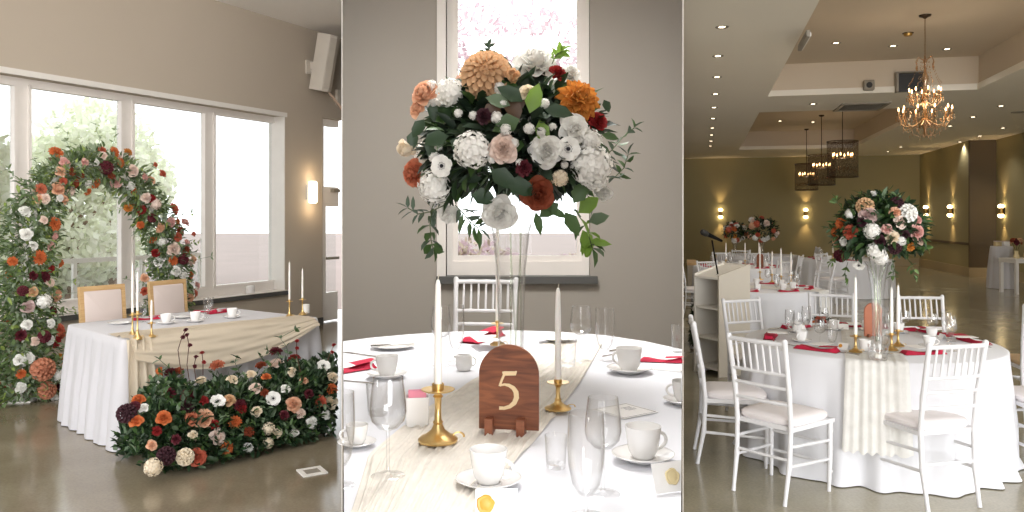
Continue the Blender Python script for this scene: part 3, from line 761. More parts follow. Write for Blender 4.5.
# stemware: unit height 1, single mesh of bowl, stem and foot each a part
def stemware(kind, label):
    t = thing(kind, label, 'glass')
    if kind == 'wine_glass':
        bowl = [(0.022, 0.46), (0.10, 0.49), (0.165, 0.56), (0.185, 0.65), (0.175, 0.80), (0.150, 1.0), (0.146, 1.0), (0.170, 0.80), (0.180, 0.65), (0.160, 0.565), (0.09, 0.497), (0.0, 0.475)]; foot = 0.17
        sh = 0.46
    elif kind == 'pilsner_glass':
        bowl = [(0.022, 0.20), (0.07, 0.23), (0.115, 0.32), (0.145, 0.5), (0.155, 0.7), (0.145, 1.0), (0.141, 1.0), (0.150, 0.7), (0.140, 0.5), (0.110, 0.325), (0.06, 0.24), (0.0, 0.22)]; foot = 0.16
        sh = 0.20
    else:
        bowl = [(0.02, 0.36), (0.05, 0.40), (0.10, 0.50), (0.135, 0.66), (0.14, 0.82), (0.128, 1.0), (0.124, 1.0), (0.135, 0.82), (0.13, 0.66), (0.095, 0.505), (0.045, 0.41), (0.0, 0.385)]; foot = 0.15
        sh = 0.36
    mb = MB(); mb.lathe(bowl, n=32); mb.build('bowl', M['glass'], t)
    mb = MB(); mb.lathe([(0.022, sh), (0.017, sh - 0.04), (0.016, 0.10), (0.022, 0.05), (0.035, 0.028)], n=12); mb.build('stem', M['glass'], t)
    mb = MB(); mb.lathe([(0.035, 0.028), (foot * 0.6, 0.016), (foot * 0.97, 0.008), (foot, 0.003), (foot * 0.97, 0.0)], n=32); mb.build('foot', M['glass'], t)
    return Kind(t)
def tumbler_kind():
    t = thing('tumbler', 'clear glass tumbler', 'glass')
    mb = MB(); mb.lathe([(0.0, 0.0), (0.026, 0.0), (0.030, 0.004), (0.036, 0.085), (0.0345, 0.085), (0.029, 0.012)], n=28); mb.build('body', M['glass'], t)
    mb = MB(); mb.lathe([(0.029, 0.012), (0.0, 0.009)], n=28); mb.build('base', M['glass'], t)
    return Kind(t)
def napkin_mesh(seed=0):
    """long folded napkin, turned up at one end"""
    r = random.Random(seed); mb = MB()
    def top(u, v):
        x = (u - 0.5) * 0.25; y = (v - 0.5) * 0.085 * (1 - 0.25 * u)
        z = 0.014 + 0.006 * sin(u * 7 + 1) + 0.010 * max(0, u - 0.8) / 0.2 + 0.004 * cos(v * 6)
        if v in (0.0, 1.0) or u in (0.0, 1.0): z = 0.002 if (v in (0.0, 1.0)) else 0.006
        return Vector((x, y, z))
    mb.grid(top, 14, 5)
    mb.add([(-0.125, -0.0425, 0), (0.125, -0.032, 0), (0.125, 0.032, 0), (-0.125, 0.0425, 0)], [(3, 2, 1, 0)])
    def flap(u, v):
        return Vector(((0.02 + 0.105 * u), (v - 0.5) * 0.07 * (1 - 0.15 * u) + 0.004, 0.024 + 0.004 * sin(v * 3) + 0.008 * u))
    mb.grid(flap, 5, 4)
    return mb
def card_mesh(w=0.10, h=0.15):
    mb = MB(); mb.box((0, 0, 0.001), (w, h, 0.002)); return mb
def knife_mb():
    mb = MB(); mb.tube([(0, -0.11, 0.006), (0, -0.03, 0.006), (0, -0.01, 0.004)], [0.006, 0.005, 0.003], 8)
    mb.prism([(-0.004, -0.01), (0.006, -0.01), (0.008, 0.06), (0.002, 0.105), (-0.004, 0.09)], 0.003, 0.005); return mb
def fork_mb():
    mb = MB(); mb.tube([(0, -0.10, 0.004), (0, 0.0, 0.005), (0, 0.03, 0.006)], [0.005, 0.0035, 0.004], 8)
    mb.prism([(-0.006, 0.03), (0.006, 0.03), (0.011, 0.05), (-0.011, 0.05)], 0.005, 0.007)
    for k in range(4):
        x = -0.0095 + k * 0.0063; mb.box((x, 0.072, 0.007), (0.0028, 0.046, 0.002))
    return mb
def spoon_mb():
    mb = MB(); mb.tube([(0, -0.09, 0.004), (0, 0.0, 0.005), (0, 0.04, 0.006)], [0.0045, 0.003, 0.0035], 8)
    mb.grid(lambda u, v: Vector((0.017 * sin(pi * v) ** 0.7 * (u - 0.5) * 2, 0.035 + 0.055 * v, 0.006 - 0.005 * sin(pi * v) * (1 - ((u - 0.5) * 2) ** 2))), 6, 8)
    return mb
_cut = {}
def flat_item(kind, mbf, m, label, cat, p, rz, group=None, scale=1.0):
    if kind not in _cut: _cut[kind] = mbf().mesh(kind, m)
    o = bpy.data.objects.new(kind, _cut[kind]); COL.objects.link(o); o.location = p; o.rotation_euler = (0, 0, rz); o.scale = (scale,) * 3
    return tag(o, label, cat, group)

# ---- cloths
def resample(poly, n):
    P_ = [Vector((p[0], p[1])) for p in poly]; L = []; tot = 0
    for i in range(len(P_)):
        L.append(tot); tot += (P_[(i + 1) % len(P_)] - P_[i]).length
    out = []; j = 0
    for k in range(n):
        d = tot * k / n
        while j + 1 < len(P_) and L[j + 1] <= d: j += 1
        a = P_[j]; b = P_[(j + 1) % len(P_)]; l = (b - a).length
        out.append((a + (b - a) * ((d - L[j]) / l if l > 1e-9 else 0)))
    return out, tot
def drape(outline, zt, zb, flare=0.06, amp=0.025, wave=0.16, n=240, seed=1, levels=12, pool=0.0):
    """cloth laid over a table top outline (counter-clockwise) and hanging to zb in folds"""
    r = random.Random(seed); pts, tot = resample(outline, n); mb = MB(); K = len(pts)
    nr = []
    for i in range(K):
        t = pts[(i + 2) % K] - pts[(i - 2) % K]; nr.append(Vector((t.y, -t.x)).normalized())
    kf = max(6, round(tot / wave)); ph = [r.uniform(0, 6.28) for _ in range(4)]
    def disp(a):
        x = a * 2 * pi
        return 0.55 * sin(kf * x + ph[0] + 1.2 * sin(5 * x + ph[3])) + 0.3 * sin(round(kf * 0.43) * x + ph[1]) + 0.25 * sin(round(kf * 1.7) * x + ph[2])
    lv = [(zt + 0.004, -0.012, 0)] + [(zt - 0.004, 0.0, 0)] + [(zt + (zb - zt) * (k / levels), flare * (k / levels) ** 0.8, amp * min(1, (k / levels) * 1.6) ) for k in range(1, levels + 1)]
    if pool: lv[-1] = (zb, lv[-1][1] + pool, lv[-1][2] * 1.3)
    vs = []; fs = []
    for z, o, a in lv:
        for i in range(K):
            q = pts[i] + nr[i] * (o + a * (disp(i / K) + 0.2)); vs.append((q.x, q.y, z))
    for j in range(len(lv) - 1):
        for i in range(K): fs.append(((j + 1) * K + i, (j + 1) * K + (i + 1) % K, j * K + (i + 1) % K, j * K + i))
    fs.append(tuple(range(K)))
    mb.add(vs, fs); return mb
def rounded(poly, r, n=5):
    out = []; k = len(poly)
    for i in range(k):
        a = Vector(poly[i - 1][:2]); b = Vector(poly[i][:2]); c = Vector(poly[(i + 1) % k][:2])
        p = b + (a - b).normalized() * r; q = b + (c - b).normalized() * r
        for j in range(n + 1):
            t = j / n; out.append(p * (1 - t) ** 2 + b * 2 * t * (1 - t) + q * t * t)
    return out
def circle(c, r, n=96, ry=None): return [Vector((c[0] + r * cos(2 * pi * i / n), c[1] + (ry or r) * sin(2 * pi * i / n))) for i in range(n)]
# ================================================================== ROOM 1: head table, arch and floor flowers by the windows
TA, TB, TC, TD = G(67, 325, .75), G(122, 341, .75), G(319, 318, .75), G(227, 308, .75)
t = thing('head_table', 'long rectangular head table hidden under a white cloth by the windows', 'table', ((TA + TC) / 2).xy.to_3d())
c0 = t.location
quad = [TA, TB, TC, TD]
cen = sum(quad, Vector()) / 4
ins = [cen + (q - cen) * 0.96 for q in quad]
mb = MB(); mb.prism([(p.x - c0.x, p.y - c0.y) for p in ins], 0.715, 0.743); mb.build('table_top', M['oak'], t, False)
for q in quad:
    p = cen + (q - cen) * 0.88; mb = MB(); mb.tube([(p.x - c0.x, p.y - c0.y, 0), (p.x - c0.x, p.y - c0.y, 0.715)], 0.025, 10); mb.build('leg', M['greyplastic'], t)
o = drape(rounded([q.xy for q in quad], 0.035), 0.752, 0.006, 0.07, 0.030, 0.19, 420, 3).build('tablecloth', M['cloth2'], None, True, 60)
tag(o, 'white tablecloth hanging to the floor over the long head table', 'tablecloth')
eBC = (TC - TB).xy.to_3d(); LBC = eBC.length; eBC.normalize(); nBC = Vector((eBC.y, -eBC.x, 0))
eAB = (TB - TA).xy.to_3d().normalized()
def front(u, out, z): p = TB + eBC * (u * LBC) + nBC * out; p.z = z; return p
mb = MB(); pr = random.Random(4)
def swag(u, v):
    # v 0..0.4 lies on the table top, then falls over the front edge
    low = 0.06 + 0.22 * max(0.0, sin(pi * min(1, (0.10 + 0.92 * u)))) ** 0.9
    rip = 0.008 * sin(v * 34 + 3 * sin(u * 5)) + 0.005 * sin(v * 60 + u * 8)
    if v < 0.42:
        q = v / 0.42; inner = 0.30 - 0.08 * u
        return front(0.02 + 0.93 * u, -inner * (1 - q) + 0.030 * q, 0.764 + rip * 0.6 + 0.004 * q)
    q = (v - 0.42) / 0.58
    return front(0.02 + 0.93 * u, 0.042 + 0.085 * q + 0.6 * rip + 0.012 * sin(q * 3), 0.764 - low * q)
mb.grid(swag, 60, 44)
def tail(u, v):      # the end that falls to the floor at the near left corner
    w = 0.16 + 0.12 * v; a = -0.02 + (u - 0.2) * w
    return front(a / LBC * 1.0 + 0.03, 0.070 + 0.085 * v + 0.02 * sin(u * 20 + 2 * sin(v * 3)), 0.766 - 0.75 * v)
mb.grid(tail, 30, 24)
o = mb.build('gauze_swag', M['gauze'], None, True, 180); tag(o, 'cream gauze swag draped along the front of the head table', 'drape')

hc = head_chair()
dirBD = -nBC
for px, d, lab in ((117, 6.98, 'oak framed chair at the head table, next to the left leg of the arch'), (184, 7.6, 'oak framed chair at the head table, before the right leg of the arch')):
    p = P(px, HY, d); p.z = 0
    hc.put(p, atan2(nBC.y, nBC.x) - pi / 2 + (0.12 if px < 120 else 0.2), lab, 'oak framed chairs at the head table', (0.86, 0.86, 0.97))

CS = candlestick_kind(); TP = taper_kind(); CUP = cup_kind(); SAU = saucer_kind()
WG = stemware('wine_glass', 'clear wine glass'); PG = stemware('pilsner_glass', 'clear footed glass'); TUM = tumbler_kind()
def candle_at(p, label_s, label_c, hs, hc_, group=None, rz=0.0, ws=1.0, lean=0.0):
    """brass stick of height hs with a taper of height hc_ standing in it"""
    CS.put(p, rz, label_s, group and group + ' sticks', (ws, ws, hs / 0.15))
    TP.put(Vector(p) + Vector((0, 0, hs * 0.135 / 0.15 + 0.0005)), 0, label_c, group and group + ' candles', (0.98 * ws, 0.98 * ws, hc_ / 0.258))
zt1 = 0.757
for px, py, hs, ytop, who in ((132.5, 336, 0.17, 263, 'leftmost of the three at the near end of the head table'), (137.5, 339.5, 0.20, 272, 'middle one of the three at the near end of the head table'), (151.5, 337, 0.11, 300, 'shortest of the three at the near end of the head table')):
    p = G(px, py, zt1); H_ = zat(ytop, p.y) - zt1 - hs * 0.9
    candle_at(p, 'brass candlestick, ' + who, 'ivory taper candle, ' + who, hs, H_, 'tapers at the near end of the head table', 0, 0.8)
for px, py, hs, ytop, who in ((289.5, 317, 0.15, 262, 'taller of the pair'), (302.5, 315, 0.15, 269, 'shorter of the pair')):
    p = G(px, py, zt1); H_ = zat(ytop, p.y) - zt1 - hs * 0.9
    candle_at(p, 'brass candlestick, %s at the far end of the head table' % who, 'white taper candle, %s at the far end of the head table' % who, hs, H_, 'tapers at the far end of the head table', 0, 0.85)
for px, py, who in ((166, 324, 'in front of the right oak chair'), (195, 322, 'in the middle of the head table'), (232, 318, 'near the far end of the head table')):
    p = G(px, py, zt1); SAU.put(p, 0.3, 'white saucer %s' % who, 'saucers on the head table'); CUP.put(p + Vector((0, 0, 0.008)), 0.6, 'white coffee cup on its saucer %s' % who, 'cups on the head table')
for px, py, ytop, who in ((143, 322, 302, 'behind the three near candlesticks'), (210.5, 313, 297, 'beside the right end of the crimson napkins'), (207, 318, 298, 'left of the one beside the crimson napkins')):
    p = G(px, py, zt1); h = zat(ytop, p.y) - zt1
    PG.put(p, 0, 'clear water glass on the head table ' + who, 'water glasses on the head table', (h * 1.15, h * 1.15, h))
for px, py, a, who in ((146, 319.5, 0.5, 'behind the three near candlesticks on the head table'), (205, 312, 0.2, 'in front of the right oak chair on the head table'), (218, 313, 1.0, 'beside the middle coffee cup on the head table')):
    flat_item('napkin', napkin_mesh, M['napkin'], 'folded crimson napkin ' + who, 'napkin', G(px, py, zt1 + 0.001), a, 'crimson napkins on the head table', 0.85)
for px, py, a, who in ((120, 324, 0.6, 'near the left end'), (182, 318, 0.9, 'behind the cups')):
    flat_item('plate', plate_mesh, M['china'], 'white side plate on the head table ' + who, 'plate', G(px, py, zt1), a, 'plates on the head table', 0.9)
p = G(306, 313, zt1); mb = MB(); mb.lathe([(0, 0), (0.03, 0), (0.032, 0.01), (0.03, 0.075), (0.028, 0.078), (0, 0.07)], n=20); mb.lathe([(0.0012, 0.07), (0.0012, 0.085)], n=5, mi=1)
o = mb.build('pillar_candle', [M['wax'], M['wick']]); o.location = p; tag(o, 'short white pillar candle behind the far candlesticks on the head table', 'candle')
# votive on the window sill
sv = s1(253.5); t = thing('votive_holder', 'small white votive holder standing on the window sill', 'candle', w1(sv, -0.06, ZS + 0.009))
mb = MB(); mb.lathe([(0, 0), (0.055, 0), (0.058, 0.01), (0.06, 0.10), (0.055, 0.10), (0.052, 0.02), (0, 0.015)], n=24); mb.build('cup', M['china'], t)
mb = MB(); mb.lathe([(0, 0.02), (0.05, 0.02), (0.05, 0.06), (0, 0.06)], n=20); mb.build('wax', M['wax'], t)

# ---- floral arch
AP0, AP1 = P(25, HY, 7.03), P(180, HY, 8.6)
def arch_pt(px, py):
    k = (px - CX) / F
    r = (k * AP0.y - AP0.x) / ((AP1.x - AP0.x) - k * (AP1.y - AP0.y))
    d = AP0.y + r * (AP1.y - AP0.y)
    return P(px, py, d)
key = [(20, 402, 36), (24, 370, 36), (24, 330, 33), (25, 290, 31), (26, 258, 28), (31, 228, 26), (40, 200, 24), (57, 177, 20), (80, 166, 17), (104, 165, 17), (126, 177, 18), (143, 197, 19), (157, 220, 20), (167, 245, 20), (170, 270, 21), (169, 300, 22), (166, 330, 23), (163, 362, 24)]
apath = [(arch_pt(x, y), R) for x, y, R in key]
apath = [(p, R * p.y / F) for p, R in apath]
nA = Vector((AP1.y - AP0.y, -(AP1.x - AP0.x), 0)).normalized()
if nA.y > 0: nA = -nA
arch = thing('floral_arch', 'tall circular arch of greenery and mixed blooms standing by the windows', 'floral arch', (apath[0][0].x, apath[0][0].y, 0))
mb = MB(); mb.tube([p - arch.location for p, R in apath], 0.018, 8)
for p in (apath[0][0], apath[-1][0]): mb.box((p.x - arch.location.x, p.y - arch.location.y, 0.006), (0.22, 0.16, 0.012), 0.2)
mb.build('hoop_frame', M['trim_white'], arch)
seg = []; tot = 0
for (a, ra), (b, rb) in zip(apath[:-1], apath[1:]):
    seg.append((a, b, ra, rb, tot)); tot += (b - a).length * (ra + rb)
def arch_sample(r):
    x = r.random() * tot
    for a, b, ra, rb, s0 in reversed(seg):
        if x >= s0:
            q = (x - s0) / ((b - a).length * (ra + rb)); return a.lerp(b, q), ra + (rb - ra) * q, (b - a).normalized()
r = random.Random(21); mb = MB()
for k in range(8600):
    p, R, tg = arch_sample(r)
    e = tg.cross(nA).normalized(); a = r.uniform(0, 2 * pi); q = r.random() ** 0.5 * r.uniform(0.75, 1.12)
    d = e * cos(a) + nA * sin(a) * 0.8
    pos = p + d * R * q
    if pos.z < 0.03: pos.z = 0.03 + r.random() * 0.05
    dr = (d + Vector((r.gauss(0, .6), r.gauss(0, .6), r.gauss(0, .6)))).normalized()
    leaf(mb, pos - arch.location, dr, Vector((r.gauss(0, .5), r.gauss(0, .5), 1)), r.uniform(0.05, 0.10), r.uniform(0.02, 0.038), r.choices([0, 1, 2, 3], [3, 4, 4, 1.2])[0])
mb.build('foliage', LEAF_ARCH, arch, True, 180)
mb = MB()
for k in range(90):
    p, R, tg = arch_sample(r); e = tg.cross(nA).normalized(); a = r.uniform(0, 2 * pi); d = (e * cos(a) + nA * sin(a)).normalized()
    L = r.uniform(0.10, 0.24); b0 = p + d * R * 0.75; pts = [b0 + (d + Vector((r.gauss(0, .15), r.gauss(0, .15), 0.25))) * L * q for q in (0, .25, .5, .75, 1)]
    if min(q.z for q in pts) < 0.05: continue
    sprig(mb, [q - arch.location for q in pts], 0.05, 0.02, 0, [0, 2, 1], 0.002, seed=k)
mb.build('sprig_foliage', [LEAF_ARCH[2], LEAF_ARCH[1], LEAF_ARCH[3]], arch, True, 180)
AF = """17 211 6 rose white;15 234 6.5 rose white;42 224 8 dahlia orange;24 257 8 dahlia orange;3 261 5.5 dahlia orange;29 276 6 carnation burgundy;18 275 5 carnation burgundy;46 295 6.5 garden peach;14 306 7 rose mauve;27 300 7.5 hydrangea white;11 323 5.5 rose white;34 322 5 rose white;26 335 6 pom burgundy;34 339 5.5 rose white;48 329 7 dahlia coral;46 341 6.5 dahlia red;57 333 7 dahlia coral;11 356 6.5 rose white;4 358 5.5 rose white;23 367 11 pom copper;56 358 6 dahlia amber;43 374 6.5 hydrangea white;29 388 8.5 pom copper;5 386 6 rose white;5 334 6 carnation burgundy;57 263 5 rose orange;39 245 5 rose pink;16 291 5.5 rose tan;53 152 7.5 dahlia orange;56 163 6.5 rose pink;50 172 5.5 rose peach;30 189 6.5 dahlia terracotta;47 189 8 garden peach;32 199 5.5 rose blush;47 198 4.5 rose white;54 200 5.5 rose peach;64 192 6 rose blush;27 199 5 rose peach;61 172 5 dahlia rust;64 184 5.5 carnation rust;97 168 6.5 pom burgundy;109 152 6 dahlia orange;98 150 4.5 dahlia coral;88 163 4 rose white;96 156 4.5 rose blush;112 163 5.5 dahlia orange;103 175 5 dahlia rust;93 184 6 dahlia orange;123 171 6.5 garden blush;112 183 6 rose pink;85 192 4.5 dahlia orange;83 182 5 hydrangea white;122 187 5 rose white;125 208 5 dahlia amber;126 192 5 dahlia orange;125 152 5 dahlia amber;137 178 5 rose pink;147 180 5 rose peach;136 198 5.5 rose blush;140 199 5 dahlia red;135 210 5.5 dahlia red;144 204 6 hydrangea blush;159 174 5 carnation coral;152 165 3.5 carnation coral;168 209 7 dahlia coral;144 218 4.5 pom burgundy;159 222 5.5 rose pink;137 225 4.5 dahlia orange;182 222 5.5 rose pink;172 230 5.5 dahlia rust;166 237 5.5 dahlia coral;149 240 5 dahlia orange;162 249 7 garden blush;190 234 3.5 carnation coral;154 242 5 hydrangea white;176 250 5.5 dahlia rust;155 261 5 rose white;163 260 5.5 dahlia orange;172 259 5 pom burgundy;164 271 5.5 rose white;171 275 4.5 rose white;187 275 6 dahlia orange;141 278 4.5 rose peach;141 291 4.5 carnation coral;194 285 4.5 rose pink;190 259 5.5 rose peach;192 293 4.5 dahlia coral;43 236 4.5 rose pink;20 245 5 rose white;8 290 5 pom burgundy;38 268 4.5 carnation red;35 282 5 rose blush;178 243 4.5 rose pink;30 220 4.5 rose blush;52 182 5 dahlia coral;73 176 4.5 dahlia rust;75 163 4.5 rose pink;117 158 4.5 rose blush;150 228 5 rose peach;40 310 5 carnation burgundy;18 340 5 rose blush;4 372 5.5 dahlia orange;50 386 5 carnation burgundy;38 396 5 rose white;171 222 4.5 dahlia orange;152 253 4.5 carnation red;183 262 4.5 rose blush;170 287 5 dahlia orange;158 284 5 rose white;180 297 5 rose peach;160 302 5 dahlia coral;178 312 5 rose white"""
from itertools import groupby
for item in AF.split(';'):
    x, y, rr, kd, cl = item.split(); x, y, rr = float(x), float(y), float(rr)
    p = arch_pt(x, y)
    near = min(apath, key=lambda q: (q[0] - p).length); off = p - near[0]; R = near[1]
    f = min(0.98, off.length / R)
    p2 = p + nA * (R * 0.8 * sqrt(1 - f * f) + 0.015)
    nn = (nA * (0.75 + sqrt(1 - f * f)) + off.normalized() * f * 0.9 if off.length > 1e-4 else nA) + Vector((rnd.gauss(0, .12), rnd.gauss(0, .12), rnd.gauss(0, .12)))
    flower(kd, cl, p2, nn, rr * 1.0 * p2.y / F, arch)
# a few blooms on the far side of the arch
for k in range(26):
    p, R, tg = arch_sample(rnd)
    flower(rnd.choice(['rose', 'dahlia', 'hydrangea']), rnd.choice(['white', 'orange', 'blush', 'coral']), p - nA * R * 0.8, -nA + Vector((rnd.gauss(0, .3), 0, rnd.gauss(0, .3))), 0.05, arch)

# ---- floor arrangement in front of the head table
AX0 = front(-0.02, 0.44, 0); La = 0.93 * LBC; ea, eb = 0.42, 0.47
floorarr = thing('floral_arrangement', 'long low mound of burgundy, orange and cream flowers on the floor before the head table', 'flower arrangement', (AX0 + eBC * La / 2))
FO = floorarr.location.copy()
def inside1(p): return p.x < -KL * p.y - 0.035
r = random.Random(31); mb = MB()
def mound(r):
    u = r.uniform(-0.06, 1.0) * La; a = r.uniform(0.0, pi); q = r.random() ** 0.35 * 1.05
    k = 1.0
    if u < 0.2: k = sqrt(max(0.05, 1 - ((0.2 - u) / 0.36) ** 2))
    hgt = eb * (0.9 + 0.10 * sin(u * 5 + 1) + 0.10 * sin(u * 13))
    d = nBC * cos(a) * ea * k + Vector((0, 0, 1)) * sin(a) * hgt * k
    return AX0 + eBC * u + d * q, d.normalized(), q
cnt = 0
while cnt < 8200:
    p, d, q = mound(r)
    if not inside1(p): continue
    lp = (p - TB).dot(nBC)
    if lp < 0.2: continue
    cnt += 1
    dr = d + Vector((r.gauss(0, .55), r.gauss(0, .55), r.gauss(0, .55)))
    L = r.uniform(0.04, 0.085)
    tip = p + dr.normalized() * L
    if not inside1(tip) or tip.z < 0.01 or p.z < 0.015: continue
    leaf(mb, p - FO, dr, Vector((r.gauss(0, .5), r.gauss(0, .5), 1)), L, r.uniform(0.018, 0.036), r.choices([0, 1, 2, 3], [4, 4, 2.5, 1.5])[0])
mb.build('foliage', LEAF_MID, floorarr, True, 180)
mb = MB()
for k in range(48):
    p, d, q = mound(r)
    if q < 0.6: continue
    L = r.uniform(0.12, 0.26); pts = [p + (d * 0.6 + Vector((r.gauss(0, .2), r.gauss(0, .2), 0.6))) * L * s for s in (0, .2, .4, .6, .8, 1)]
    if not all(inside1(x_ + eBC * 0.06) for x_ in pts) or (pts[-1] - TB).dot(nBC) < 0.16: continue
    sprig(mb, [x_ - FO for x_ in pts], 0.05, 0.024, 0, [0, 1, 2], 0.002, seed=k + 300)
mb.build('sprig_foliage', [LEAF[1], LEAF_DEEP[1], LEAF[2]], floorarr, True, 180)
def mound_hit(px, py):
    d = Vector(((px - CX) / F, 1, -(py - HY) / F)); o_ = Vector((0, 0, HC)) - AX0
    on, dn = o_.dot(nBC) / ea, d.dot(nBC) / ea; oz, dz = o_.z / eb, d.z / eb
    A, B, C_ = dn * dn + dz * dz, 2 * (on * dn + oz * dz), on * on + oz * oz - 1
    D = B * B - 4 * A * C_
    tt = (-B - sqrt(D)) / (2 * A) if D > 0 else -B / (2 * A)
    p = Vector((0, 0, HC)) + d * tt
    nrm = nBC * ((p - AX0).dot(nBC) / ea ** 2) + Vector((0, 0, p.z / eb ** 2))
    return p, nrm.normalized()
FFL = """126 415 9 pom plum;135 422 7 rose orange;138 401 6.5 garden orange;163 419 7.5 garden orange;160 385 5 rose white;160 375 5 bud orange;143 409 5 rose white;169 395 6 carnation burgundy;188 398 8 carnation burgundy;186 408 7 carnation plum;177 374 7 dahlia rust;170 374 6 dahlia burgundy;217 367 8 dahlia terracotta;201 383 6 carnation cream;217 403 7.5 anemone white;204 419 10 garden peach;191 419 7 rose terracotta;217 437 8.5 rose blush;165 456 8.5 pom plum;184 457 8 pom cream;197 457 9 garden coral;152 467 9 hydrangea cream;151 446 5.5 rose peach;226 448 7 dahlia orange;234 423 7 dahlia orange;239 406 7 dahlia burgundy;232 381 6 rose cream;229 401 6.5 rose tan;276 353 7 dahlia burgundy;276 365 8 garden blush;294 360 7 dahlia red;323 368 7 anemone white;332 378 6 rose cream;333 390 6.5 dahlia orange;332 402 7 rose cream;320 402 6 rose coral;293 405 8 garden peach;272 400 7.5 anemone white;256 389 6.5 rose blush;264 394 5 dahlia rust;241 409 6 dahlia red;311 423 6 rose white;291 433 6 bud white;267 429 6.5 hydrangea cream;276 433 5 carnation cream;267 443 5.5 hydrangea cream;261 367 6 dahlia rust;266 379 5 carnation orange;303 382 4.5 rose peach;292 373 5 rose cream;285 390 5 rose white;134 408 5 pom burgundy;175 440 5 carnation burgundy;213 425 5 carnation red;248 432 6 dahlia rust;308 395 5 carnation burgundy;256 412 5.5 rose cream;283 416 5 carnation burgundy;247 448 5 rose white;325 415 5 rose white;192 436 5 rose cream;156 432 5.5 dahlia red;300 414 5 rose blush;181 388 5 rose cream;203 402 5 carnation red;250 376 5.5 rose cream"""
for item in FFL.split(';'):
    x, y, rr, kd, cl = item.split(); x, y, rr = float(x), float(y), float(rr)
    p, nn = mound_hit(x, y)
    R = rr * 1.03 * p.y / F
    p = p + nn * 0.015
    p.z = max(p.z, R * 0.6)
    if p.x > -KL * p.y - R - 0.02: p.x = -KL * p.y - R - 0.025
    if (p - TB).dot(nBC) < 0.14 + R: p = p + nBC * (0.14 + R - (p - TB).dot(nBC))
    flower(kd, cl, p, nn + Vector((rnd.gauss(0, .2), -0.5 + rnd.gauss(0, .2), 0.1)), R, floorarr)
for k, (pts, cl) in enumerate((([(184, 385), (180, 365), (178, 350), (182, 337), (186, 330)], 'burgundy'), ([(190, 385), (187, 365), (189, 345), (187, 335)], 'burgundy'), ([(203, 375), (203, 362), (202, 353)], 'red'), ([(302, 378), (298, 362), (296, 348), (297, 341)], 'red'), ([(325, 366), (331, 352), (334, 345)], 'red'), ([(196, 380), (194, 366), (196, 357)], 'burgundy'))):
    base, nn = mound_hit(*pts[0]); d = base.y
    ps = [P(x, y, d) for x, y in pts]
    ps = [q + nBC * max(0, 0.16 - (q - TB).dot(nBC)) for q in ps]
    mb = MB(); mb.tube([q - FO for q in ps], 0.003, 6); mb.build('twig', M['stem_brown'], floorarr)
    flower('carnation', cl, ps[-1], Vector((0, -0.5, 1)), 0.018, floorarr); flower('carnation', cl, ps[-2] + Vector((0.01, -0.01, 0)), Vector((0.3, -0.6, 0.6)), 0.016, floorarr)

# ---- small things of room 1
p = G(312, 472, 0); t = thing('floor_socket', 'square floor socket plate with pale frame on the concrete by the flowers', 'floor socket', p, 0.55); t.scale = (0.6, 0.6, 1)
mb = MB(); 
for a, b, c, d in ((0, -0.105, 0.26, 0.05), (0, 0.105, 0.26, 0.05), (-0.105, 0, 0.05, 0.16), (0.105, 0, 0.05, 0.16)): mb.box((a, b, 0.004), (c, d, 0.008))
mb.build('frame', M['trim_white'], t, False); mb = MB(); mb.box((0, 0, 0.003), (0.16, 0.16, 0.005)); mb.build('lid', M['greyplastic'], t, False)
mb = MB(); mb.box((0.0, 0.0, 0.0065), (0.09, 0.09, 0.002)); mb.build('flap', M['greyplastic'], t, False)
sx_ = s1(309); t = thing('sconce', 'glowing white box sconce on the taupe wall between window and door', 'wall light', w1(sx_, 0.0, 1.98), RZ1)
mb = MB(); mb.box((0, -0.015, 0), (0.12, 0.03, 0.22)); mb.build('backplate', M['trim_white'], t, False)
mb = MB(); mb.rbox((0, -0.075, 0), (0.14, 0.09, 0.33), 0.03); mb.build('shade', M['sconce_glow'], t)
def lamp(name, loc, power, color, radius=0.05, typ='POINT', rot=None, **kw):
    d = bpy.data.lights.new(name, typ); d.energy = power; d.color = color
    if typ in ('POINT', 'SPOT'): d.shadow_soft_size = radius
    for k, v in kw.items(): setattr(d, k, v)
    o = bpy.data.objects.new(name, d); COL.objects.link(o); o.location = loc
    if rot is not None: o.rotation_euler = rot
    return o
for z in (1.98 - 0.24, 1.98 + 0.24): lamp('sconce_lamp', w1(sx_, 0.16, z), 1.6, (1, 0.72, 0.42), 0.03)
# loudspeaker on its bracket
sq = s1(309); zsp = zat(65, 11.9)
t = thing('loudspeaker', 'white loudspeaker tilted on a wall bracket below the ceiling', 'loudspeaker', w1(sq, 0.0, zsp), RZ1)
mb = MB(); mb.box((0.0, -0.015, -0.05), (0.16, 0.03, 0.2)); mb.build('wall_plate', M['speaker_white'], t, False)
mb = MB(); mb.box((0.03, -0.13, -0.02), (0.06, 0.22, 0.10)); mb.box((0.03, -0.12, -0.1), (0.05, 0.2, 0.03)); mb.build('bracket_arm', M['speaker_white'], t, False)
T_ = Matrix.Rotation(radians(12), 4, 'X')
mb = MB(); prof = [(-0.12, 0.11), (0.12, 0.11), (0.135, -0.02), (0.105, -0.12), (0, -0.15), (-0.105, -0.12), (-0.135, -0.02)]
mb.prism(prof, -0.41, 0.41, Matrix.Translation((0.03, -0.27, 0.0)) @ T_); mb.build('cabinet', M['speaker_white'], t, True, 30)
mb = MB(); mb.prism([(-0.095, -0.128), (0.0, -0.156), (0.095, -0.128), (0.09, -0.134), (0.0, -0.163), (-0.09, -0.134)], -0.37, 0.37, Matrix.Translation((0.03, -0.27, 0.0)) @ T_); mb.build('grille', mat('pale_grille', (206, 197, 184), 0.6), t, False)
